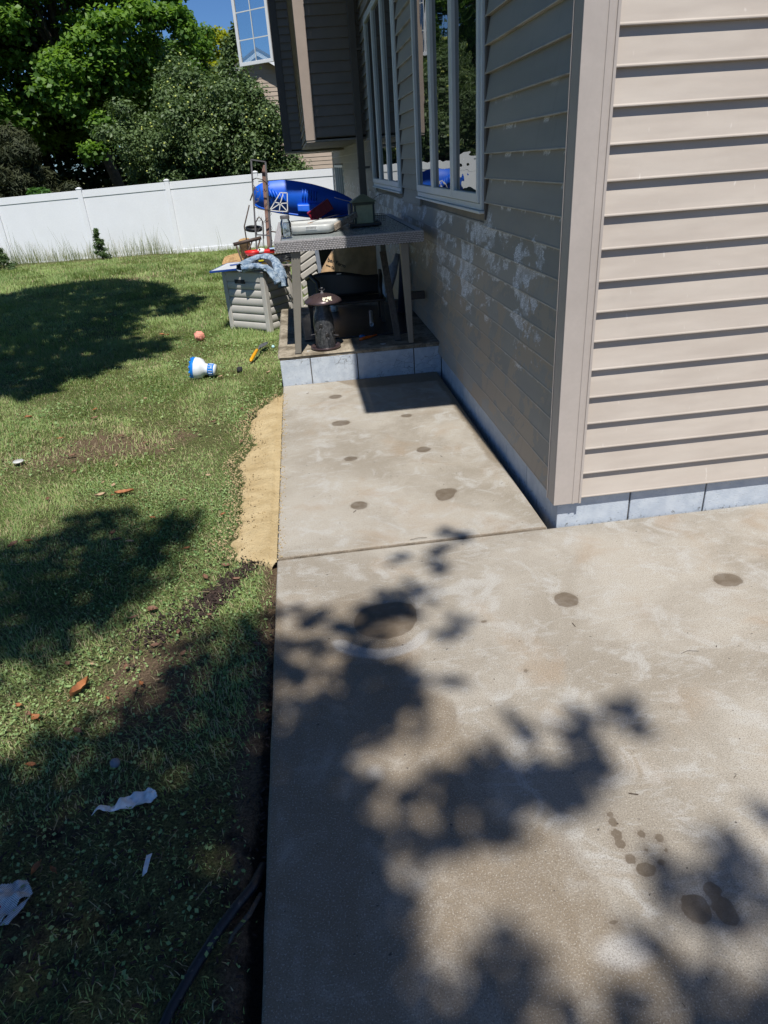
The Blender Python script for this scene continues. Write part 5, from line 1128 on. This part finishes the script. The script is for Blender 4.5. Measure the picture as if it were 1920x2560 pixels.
def log(p0, p1, r0, r1, label, seed, wedge=False):
    t = thing('cut_log', p0, label, 'log'); r = random.Random(seed); n = 18; p0, p1 = V(p0), V(p1); d = (p1-p0).normalized(); a = d.cross(V((0, 1, 0))).normalized(); b = a.cross(d)
    prof = [1+r.uniform(-.12, .12) for _ in range(n)]
    if wedge: prof = [.35+.65*abs(math.cos(math.pi*k/n)) for k in range(n)]
    m = MB(); vs = []
    for p, rr in ((p0, r0), (p0.lerp(p1, .5), (r0+r1)/2*1.03), (p1, r1)):
        for k in range(n): th = 2*math.pi*k/n; vs.append(p + (a*math.cos(th)+b*math.sin(th))*rr*prof[k])
    m.add(vs, [(i*n+k, i*n+(k+1) % n, (i+1)*n+(k+1) % n, (i+1)*n+k) for i in range(2) for k in range(n)] + [tuple(range(n))]); m.build('bark', M('log_bark', (.16, .10, .05), .95, .35, 15, .8, .02, fine=30), t)
    m = MB(); m.add([v + d*.002 for v in vs[2*n:]] + [p1 + d*.004], [(k, (k+1) % n, n) for k in range(n)]); m.build('cut_face', logw, t)
log((-2.02, 7.35, -.09), (-2.05, 6.98, .62), .13, .15, 'leftmost cut log, its pale round sawn face turned to the camera beside the rusty frame', 4)
log((-1.80, 7.2, -.09), (-1.84, 7.0, .86), .12, .10, 'taller split log with a pointed end standing behind the rusty frame', 5, True)

# ------------------------------------------------------------------ things lying on the lawn
def floater():
    t = thing('pool_floater', (-2.15, 3.57, -.03), 'white pool chlorine floater with blue cap and blue vented neck, lying in the grass', 'pool floater')
    c = V((-2.265, 3.60, .065)); ax = V((1, -.18, -.13)).normalized(); bl = M('floater_blue', (.01, .20, .66), .35, .05); wh = M('floater_white', (.74, .77, .80), .35, .04)
    m = MB(); m.lathe([(.0, -.018), (.070, -.016), (.080, -.004), (.098, .0), (.103, .012), (.103, .030)], c, 32, axis=ax, caps=False); cp = m.build('cap', bl, t, smooth=True)
    for k in range(12):
        a = k*math.pi/6; q = V((0,0,1)).rotation_difference(ax); p = c + q @ V((.092*math.cos(a), .092*math.sin(a), -.004)); m = MB(); m.lathe([(.0, -.008), (.012, -.006), (.012, .006), (.0, .006)], p, 8, axis=ax, caps=False); m.build('grip_knob', bl, cp)
    m = MB(); m.lathe([(.103, .030), (.102, .060), (.088, .095), (.055, .118), (.050, .140), (.050, .150)], c, 32, axis=ax, caps=False); m.build('body', wh, t, smooth=True)
    m = MB(); m.lathe([(.050, .150), (.055, .151), (.055, .205), (.051, .207)], c, 28, axis=ax, caps=False); nk = m.build('neck', bl, t, smooth=True)
    m = MB(); m.lathe([(.053, .207), (.050, .222), (.0, .223)], c, 28, axis=ax, caps=False); m.build('end_cap', wh, t, smooth=True)
    q = V((0,0,1)).rotation_difference(ax)
    for k in range(14):
        a = k*2*math.pi/14; m = MB(); p0 = c + q @ V((.0555*math.cos(a), .0555*math.sin(a), .160)); p1 = c + q @ V((.0555*math.cos(a), .0555*math.sin(a), .198)); m.beam(p0, p1, .006, .004); m.build('vent_slot', wh, nk)
floater()
def trowel():
    t = thing('garden_tool', (-1.71, 4.15, -.03), 'garden trowel with orange yellow handle and dark metal head, beside the stoop', 'garden tool')
    m = MB(); m.tube([(-1.745, 3.90, .003), (-1.74, 3.93, .008), (-1.715, 4.10, .02), (-1.695, 4.23, .028), (-1.69, 4.25, .028)], [.010, .017, .018, .016, .011], 12); m.build('handle', M('yellow_grip', (.78, .36, .01), .4), t, smooth=True)
    m = MB(); m.tube([(-1.69, 4.245, .028), (-1.675, 4.33, .024), (-1.665, 4.39, .014)], [.008, .008, .010], 8); m.build('shank', MAT['greymetal'], t, smooth=True)
    m = MB(); P = [[V((-1.665, 4.39, .010)) + V((.30, .95, 0))*.22*u + V((.95, -.3, 0))*(v-.5)*.075*math.sin(math.pi*(.2+.75*u)) + V((0, 0, .014*(abs(v-.5)*2)**2)) for v in np.linspace(0, 1, 7)] for u in np.linspace(0, 1, 9)]; m.grid(P); m.build('blade', M('dirty_steel', (.09, .095, .10), .5, .4, 30), t, smooth=True, solid=.003)
trowel()
def lump(name, c, r, mat, label, cat, seed=1, sc=(1,1,1), rough=.25, sub=3):
    bm = bmesh.new(); bmesh.ops.create_icosphere(bm, subdivisions=sub, radius=1); rr = random.Random(seed); ph = [rr.uniform(0, 6) for _ in range(6)]
    m = MB(); vs = []
    for v in bm.verts:
        p = v.co; k = 1 + rough*(math.sin(p.x*5+ph[0])*math.sin(p.y*6+ph[1]) + .6*math.sin(p.z*9+ph[2])*math.sin(p.x*11+ph[3])); vs.append(V(c) + V((p.x*r*k*sc[0], p.y*r*k*sc[1], p.z*r*k*sc[2])))
    m.add(vs, [tuple(v.index for v in f.verts) for f in bm.faces]); bm.free(); return tag(m.build(name, mat, smooth=True), label, cat)
lump('foam_ball', (-2.40, 5.19, .025), .055, M('coral_foam', (.75, .30, .22), .8, .3, 60, .6, .01), 'shaggy coral pink ball lying in the grass between floater and storage bin', 'ball', 2, rough=.22)
lump('bottle_cap', (-1.535, 4.44, .0), .018, M('aqua_plastic', (.45, .70, .72), .4), 'tiny pale aqua cap in the grass beside the stoop', 'cap', 3, rough=.05, sub=2)
lump('dirt_clod', (-1.84, 3.67, -.01), .032, M('black_clod', (.02, .02, .022), .9, .4, 40, .8), 'small black clod in the grass right of the pool floater', 'clod', 4, sub=2)
lump('pebble', (-1.925, -1.17, -.012), .017, M('grey_pebble', (.20, .21, .24), .6), 'smooth grey pebble in the shaded grass above the torn paper', 'pebble', 5, rough=.05, sub=2)
m = MB(); m.lathe([(.0, 0), (.034, .001), (.037, .004), (.034, .008), (.0, .009)], (-3.25, 1.76, -.012), 20, caps=False); tag(m.build('round_lid', M('pale_disc', (.50, .50, .47), .5), smooth=True), 'small pale round lid lying flat at the left of the dry lawn patch', 'lid')
def print_mat():
    t = NT('newsprint'); p = t.obj(); q = t.node('ShaderNodeMapping', i_Vector=p); q.inputs['Rotation'].default_value = (0, 0, -.95); u = q.outputs[0]
    wv = t.node('ShaderNodeTexWave', wave_type='BANDS', bands_direction='X', i_Vector=u, i_Scale=90.0, i_Distortion=.6)
    wd = t.noise(t.scale(u, (30, 520, 1)), 1, 2); ink = t.math('MULTIPLY', t.ramp(wv.outputs[1], .45, .7), t.ramp(wd, .38, .48)); dirt = t.ramp(t.noise(p, 30, 5, .7), .5, .75)
    col = t.mix(t.math('MULTIPLY', ink, .65), (.62, .61, .60), (.07, .07, .09)); col = t.mix(t.math('MULTIPLY', dirt, .6), col, (.17, .15, .13)); return t.fin(col, .85, t.bump(t.noise(p, 50, 3), .3, .004), spec=.1)
def paper(name, pts, z, mat, label, cat, seed, amp=.010, parts=()):
    """thin crumpled sheet from an outline, triangulated on a fine grid"""
    P = np.array(pts); r = np.random.default_rng(seed); lo, hi = P.min(0), P.max(0); n = 64; gx = np.linspace(lo[0], hi[0], n); gy = np.linspace(lo[1], hi[1], n)
    m = MB(); idx = {}
    hz = lambda x, y: z + amp*(float(vnoise(np.array([x]), np.array([y]), .03, seed)[0])*1.6 + float(vnoise(np.array([x]), np.array([y]), .012, seed+1)[0])*.5)
    def vid(i, j):
        if (i, j) not in idx: idx[(i, j)] = len(m.v); m.v.append((gx[i], gy[j], hz(gx[i], gy[j])))
        return idx[(i, j)]
    for i in range(n-1):
        for j in range(n-1):
            if inpoly(np.array([(gx[i]+gx[i+1])/2]), np.array([(gy[j]+gy[j+1])/2]), pts)[0]: m.f.append((vid(i, j), vid(i+1, j), vid(i+1, j+1), vid(i, j+1))); m.mi.append(0)
    return m, hz
def papers():
    white = M('dirty_paper', (.70, .70, .69), .85, .12, 40, .7, .006, c2=(.80, .80, .80), fine=90)
    m, h = paper('p', [(-1.945,-1.378),(-1.90,-1.377),(-1.84,-1.372),(-1.812,-1.374),(-1.775,-1.350),(-1.757,-1.338),(-1.763,-1.322),(-1.79,-1.305),(-1.835,-1.325),(-1.88,-1.343),(-1.905,-1.352),(-1.92,-1.362)], .004, white, '', '', 5, .022); tag(m.build('torn_paper', white, solid=.0008), 'long torn strip of white paper on the dark grass', 'paper')
    m, h = paper('p', [(-1.75,-1.545),(-1.735,-1.54),(-1.738,-1.60),(-1.75,-1.61)], .0, white, '', '', 6, .004); tag(m.build('paper_scrap', white, solid=.0008), 'thin pale paper scrap on bare soil below the torn paper strip', 'paper')
    t = thing('newspaper', (-2.07, -1.66, -.01), 'crumpled printed newspaper scrap at the left edge of the shaded grass', 'newspaper')
    m, h = paper('n', NEWS, .012, None, '', '', 7, .024); m.build('sheet', print_mat(), t, solid=.0008)
    m, h = paper('n', NEWS2, .0, None, '', '', 8, .006); m.build('fold', print_mat(), t, solid=.0008)
    m = MB(); m.lathe([(.0, .0), (.006, .0005), (.006, .001), (.0, .0015)], (NX, NY, .020), 10, caps=False); m.build('red_mark', M('red_ink', (.45, .02, .06), .7), t)
NEWS = [(-2.075, -1.560), (-2.040, -1.609), (-2.117, -1.700), (-2.22, -1.72), (-2.20, -1.62)]; NEWS2 = [(-2.075, -1.645), (-2.045, -1.62), (-2.062, -1.665), (-2.075, -1.690), (-2.10, -1.688)]; NX, NY = -2.108, -1.652
papers()
def hose():
    m = MB(); pts = [(-1.425, -1.60, -.045), (-1.445, -1.68, -.012), (-1.485, -1.735, -.004), (-1.525, -1.79, -.004), (-1.575, -1.87, -.008), (-1.62, -1.955, -.010), (-1.66, -2.06, -.02), (-1.72, -2.2, -.03), (-1.85, -2.45, -.03)]
    d = []
    for i in range(len(pts)-1):
        for k in range(10): d.append(V(pts[i]).lerp(V(pts[i+1]), k/10))
    h = NT('dirty_hose'); p = h.obj(); n = h.noise(p, 60, 5, .7)
    h.fin(h.mix(h.ramp(n, .56, .72), (.010, .011, .015), (.10, .09, .08)), .45, h.bump(n, .4, .004))
    m.tube(d, [.0128 + (.0010 if i % 2 else 0) for i in range(len(d))], 14); tag(m.build('black_hose', h.m, smooth=True), 'dirty black hose curving through bare soil along the patio edge', 'hose')
    m = MB(); m.tube([(-1.425, -1.70, -.02), (-1.45, -1.76, -.006), (-1.49, -1.80, -.012), (-1.51, -1.84, -.03)], [.006, .007, .006, .004], 7); tag(m.build('root', bark, smooth=True), 'thin woody root beside the black hose', 'root')
hose()
def leaf_things():
    r = random.Random(31); mats = [mat_wood('dry_leaf_rust', (.20, .075, .03), (.42, .17, .06), (1, 1, 1), 30), mat_wood('dry_leaf_brown', (.12, .06, .035), (.24, .13, .08), (1, 1, 1), 30), mat_wood('dry_leaf_tan', (.30, .20, .12), (.50, .36, .22), (1, 1, 1), 30)]
    def mk(x, y, s, a, mt, lab, grp=None, curl=.25, wd=.42, zo=.022):
        m = MB(); z = float(ground_z(x, y)) + zo; P = []
        for i in range(9):
            u = i/8; w_ = wd*s*math.sin(math.pi*u**.8)*(1+.18*math.sin(u*17+r.random()*6)); row = []
            for v in np.linspace(-1, 1, 5):
                lx = (u-.5)*s; ly = v*w_*.5; lz = curl*s*(.5*v*v + .35*(u-.5)**2*2) ; row.append((x + lx*math.cos(a)-ly*math.sin(a), y + lx*math.sin(a)+ly*math.cos(a), z+lz))
            P.append(row)
        m.grid(P); d = V((math.cos(a), math.sin(a), 0)); c = V((x, y, z)); m.tube([c-d*s*.5, c-d*s*.68+V((0,0,.004))], .0012*(1+s*8), 4)
        o = m.build('fallen_leaf', mats[mt], smooth=True); o['label'] = lab; o['category'] = 'leaf'
        if grp: o['group'] = grp
    mk(-2.36, 1.01, .115, .15, 0, 'largest rust orange leaf lying on sunlit grass left of the sand')
    mk(-2.15, -.76, .10, 1.1, 0, 'curled orange brown leaf standing on the sunlit grass strip in the foreground', curl=.45)
    mk(-.775, .028, .055, .2, 1, 'dry curled leaf caught in the joint between walkway and patio', zo=.04)
    G = [(-2.5,1.0,.07,2),(-2.83,1.05,.06,1),(-3.52,2.78,.07,0),(-2.99,2.8,.06,0),(-2.94,2.6,.07,1),(-2.61,3.0,.06,2),(-2.18,1.71,.05,2),(-2.79,1.48,.06,1),(-2.52,1.48,.055,2),(-2.12,.62,.05,0),(-1.73,.58,.04,0),(-2.83,.47,.075,1),(-2.76,.5,.05,0),(-2.31,.49,.06,1),(-2.27,.4,.055,1),(-2.19,.36,.05,2),(-1.88,.24,.04,0),(-1.75,-.07,.06,1),(-1.96,-.28,.06,1),(-1.87,1.15,.045,2),(-1.98,.83,.05,1),(-2.46,1.15,.05,2),(-2.54,1.21,.04,2),(-2.91,5.68,.10,0),(-2.85,5.62,.08,0),(-2.01,3.5,.07,2),(-1.56,3.48,.07,2),(-1.94,2.2,.05,1),
         (-2.14,-.62,.03,2),(-2.24,-.6,.035,1),(-2.04,-.33,.045,1),(-1.97,-.28,.05,1),(-1.7,-.38,.03,1),(-1.82,-.48,.04,1),(-2.28,-.88,.05,0),(-2.1,-.98,.05,1),(-2.21,-1.12,.045,0),(-2.06,-1.53,.045,0),(-2.01,-1.54,.035,0),(-1.48,-.62,.05,1),(-1.94,-.8,.04,1),(-1.92,-.77,.035,0),(-1.86,-.76,.03,2),(-2.03,-.83,.025,0),(-2.31,-.86,.04,1),(-2.36,-.81,.04,0),(-1.66,.02,.05,1),(-1.60,-.12,.045,1),(-1.9,-.55,.05,1),(-1.78,-.62,.04,1),(-2.0,-.66,.045,1),(-1.70,1.75,.045,1),(-1.74,2.45,.05,1),(-2.62,2.1,.05,1),(-2.9,1.8,.06,1),(-3.1,2.2,.06,0),(-2.4,1.9,.05,1)]
    for x, y, s, mt in G: mk(x, y, s*.9, r.random()*6.28, mt, 'small %s dry leaf %s' % (('rusty', 'dark brown', 'tan')[mt], 'near the fence side of the lawn' if y > 5 else 'on the lawn beyond the dry patch' if y > 2.3 else 'on or beside the bald dry patch of lawn' if y > 1.6 else 'on the sunlit grass left of the sand' if y > .2 else 'in the sunlit grass strip before the foreground shade' if y > -.72 else 'in the shaded foreground grass'), 'fallen leaves scattered over the lawn', r.uniform(.15, .4), r.uniform(.35, .6))
leaf_things()
def debris():
    r = np.random.default_rng(12); m = MB(); mm = M('bark_mulch', (.040, .024, .018), .95, .5, 40, .6)
    def chips(n, fx, s0, s1, mb, el=3):
        for _ in range(n):
            x, y = fx(); z = float(ground_z(x, y)) + r.uniform(.0, .018); s = r.uniform(s0, s1); a = r.uniform(0, 6.28); R = Matrix.Rotation(a, 3, 'Z') @ Matrix.Rotation(r.uniform(-.5, .5), 3, 'Y')
            mb.box((x-s*el/2, y-s/2, z), (x+s*el/2, y+s/2, z+s*.5), R)
    def seg(a, b, w_):
        def f(): u = r.random(); return a[0]+(b[0]-a[0])*u + r.normal()*w_, a[1]+(b[1]-a[1])*u + r.normal()*w_
        return f
    chips(420, seg((-1.46, .18), (-1.62, -.10), .022), .003, .007, m); chips(650, seg((-1.62, -.10), (-1.76, -.32), .04), .003, .008, m); chips(260, seg((-1.76, -.32), (-2.0, -.5), .05), .003, .008, m)
    chips(700, lambda: (r.uniform(-2.4, -1.44), r.uniform(-2.3, -1.3)), .002, .006, m); chips(160, seg((-1.42, -.3), (-1.43, -1.6), .008), .002, .006, m)
    chips(60, seg((-1.64, 2.35), (-1.70, 2.2), .03), .003, .008, m)
    m.build('mulch_chips', mm, kind='stuff')
    m = MB(); sm = M('straw', (.34, .27, .14), .8, .3, 20)
    for _ in range(420):
        x, y = r.uniform(-3.4, -1.45), r.uniform(-2.2, 3.4); a = r.uniform(0, 6.28); l = r.uniform(.015, .06); z = float(ground_z(x, y))+.03
        if x > float(sand_edge(y)) and y > 0: continue
        m.beam((x, y, z+r.uniform(-.008, .006)), (x+math.cos(a)*l, y+math.sin(a)*l, z+r.uniform(-.008, .006)), .0016, .0012)
    m.build('dry_straw', sm, kind='stuff')
    m = MB(); m2 = M('slab_debris', (.07, .05, .035), .9)
    for _ in range(90):
        x, y = r.uniform(-1.39, .9), r.uniform(-2.2, 2.8)
        if x > -.1 and y > -.05: continue
        s = r.uniform(.001, .003); a = r.uniform(0, 3.1); l = s*r.choice([1, 1.5, 2, 6]); m.beam((x, y, .0016), (x+math.cos(a)*l*1.5, y+math.sin(a)*l*1.5, .0016), s, s*.7)
    m.tube([(-.745, .03, .004), (-.70, .035, .008), (-.66, .033, .004)], .0012, 4); m.tube([(.11, -1.03, .002), (.14, -1.02, .003), (.18, -1.03, .002)], .0008, 4)
    m.build('slab_debris', m2, kind='stuff')
debris()

# ------------------------------------------------------------------ more of the clutter
def cup():
    m = MB(); m.lathe([(.030, 0), (.038, .004), (.046, .105), (.043, .105), (.034, .010), (.0, .008)], (-.835, 4.62, .276), 20, caps=False); tag(m.build('white_cup', MAT['whitep'], smooth=True), 'small white plastic cup under the black chair seat behind the tube feeder', 'cup')
cup()
def cable():
    r = random.Random(5); pts = []
    for i in range(70): a = i*.5; pts.append((-1.30+.07*math.cos(a)+r.uniform(-.01, .01), 5.52+.08*math.sin(a), .70+.0012*i+.01*math.sin(i*1.3)))
    m = MB(); m.tube(pts, .005, 6); tag(m.build('coiled_cable', MAT['dark'], smooth=True), 'loose coil of black cable on the back corner of the storage bin', 'cable')
cable()
def flake(p, s, c, nm, lab, cat, rot=0.):
    m = MB(); x, y, z = p; m.prism([(x+math.cos(a+rot)*s*k, y+math.sin(a+rot)*s*k*.7, z) for a, k in ((0, 1), (1, .8), (2, 1.1), (3, .7), (4, 1), (5.2, .8))], (0, 0, .002)); tag(m.build(nm, c), lab, cat)
flake((-1.02, 3.53, ZT+.0725), .030, M('orange_leaf', (.42, .19, .07), .7), 'fallen_leaf', 'curled orange leaf scrap on the pale grey tote lid', 'leaf')
flake((-1.16, 3.02, .263), .016, MAT['whitep'], 'paint_chip', 'white paint chip on the stoop near the left table leg', 'chip')
flake((-.50, 3.03, .263), .030, M('pale_chip', (.5, .5, .48), .7), 'paint_chip', 'long pale chip at the stoop edge in the shade', 'chip', .4)
def twigs():
    r = random.Random(8); m = MB()
    for _ in range(40):
        x, y = r.uniform(-2.4, -1.5), r.uniform(-2.3, -.2); z = float(ground_z(x, y))+.02; a = r.uniform(0, 6.28); l = r.uniform(.02, .06)
        m.tube([(x, y, z), (x+math.cos(a)*l*.5, y+math.sin(a)*l*.5, z+.006), (x+math.cos(a+.3)*l, y+math.sin(a+.3)*l, z)], .0012, 4)
    m.build('twigs', M('dead_twig', (.16, .11, .07), .9), kind='stuff')
twigs()
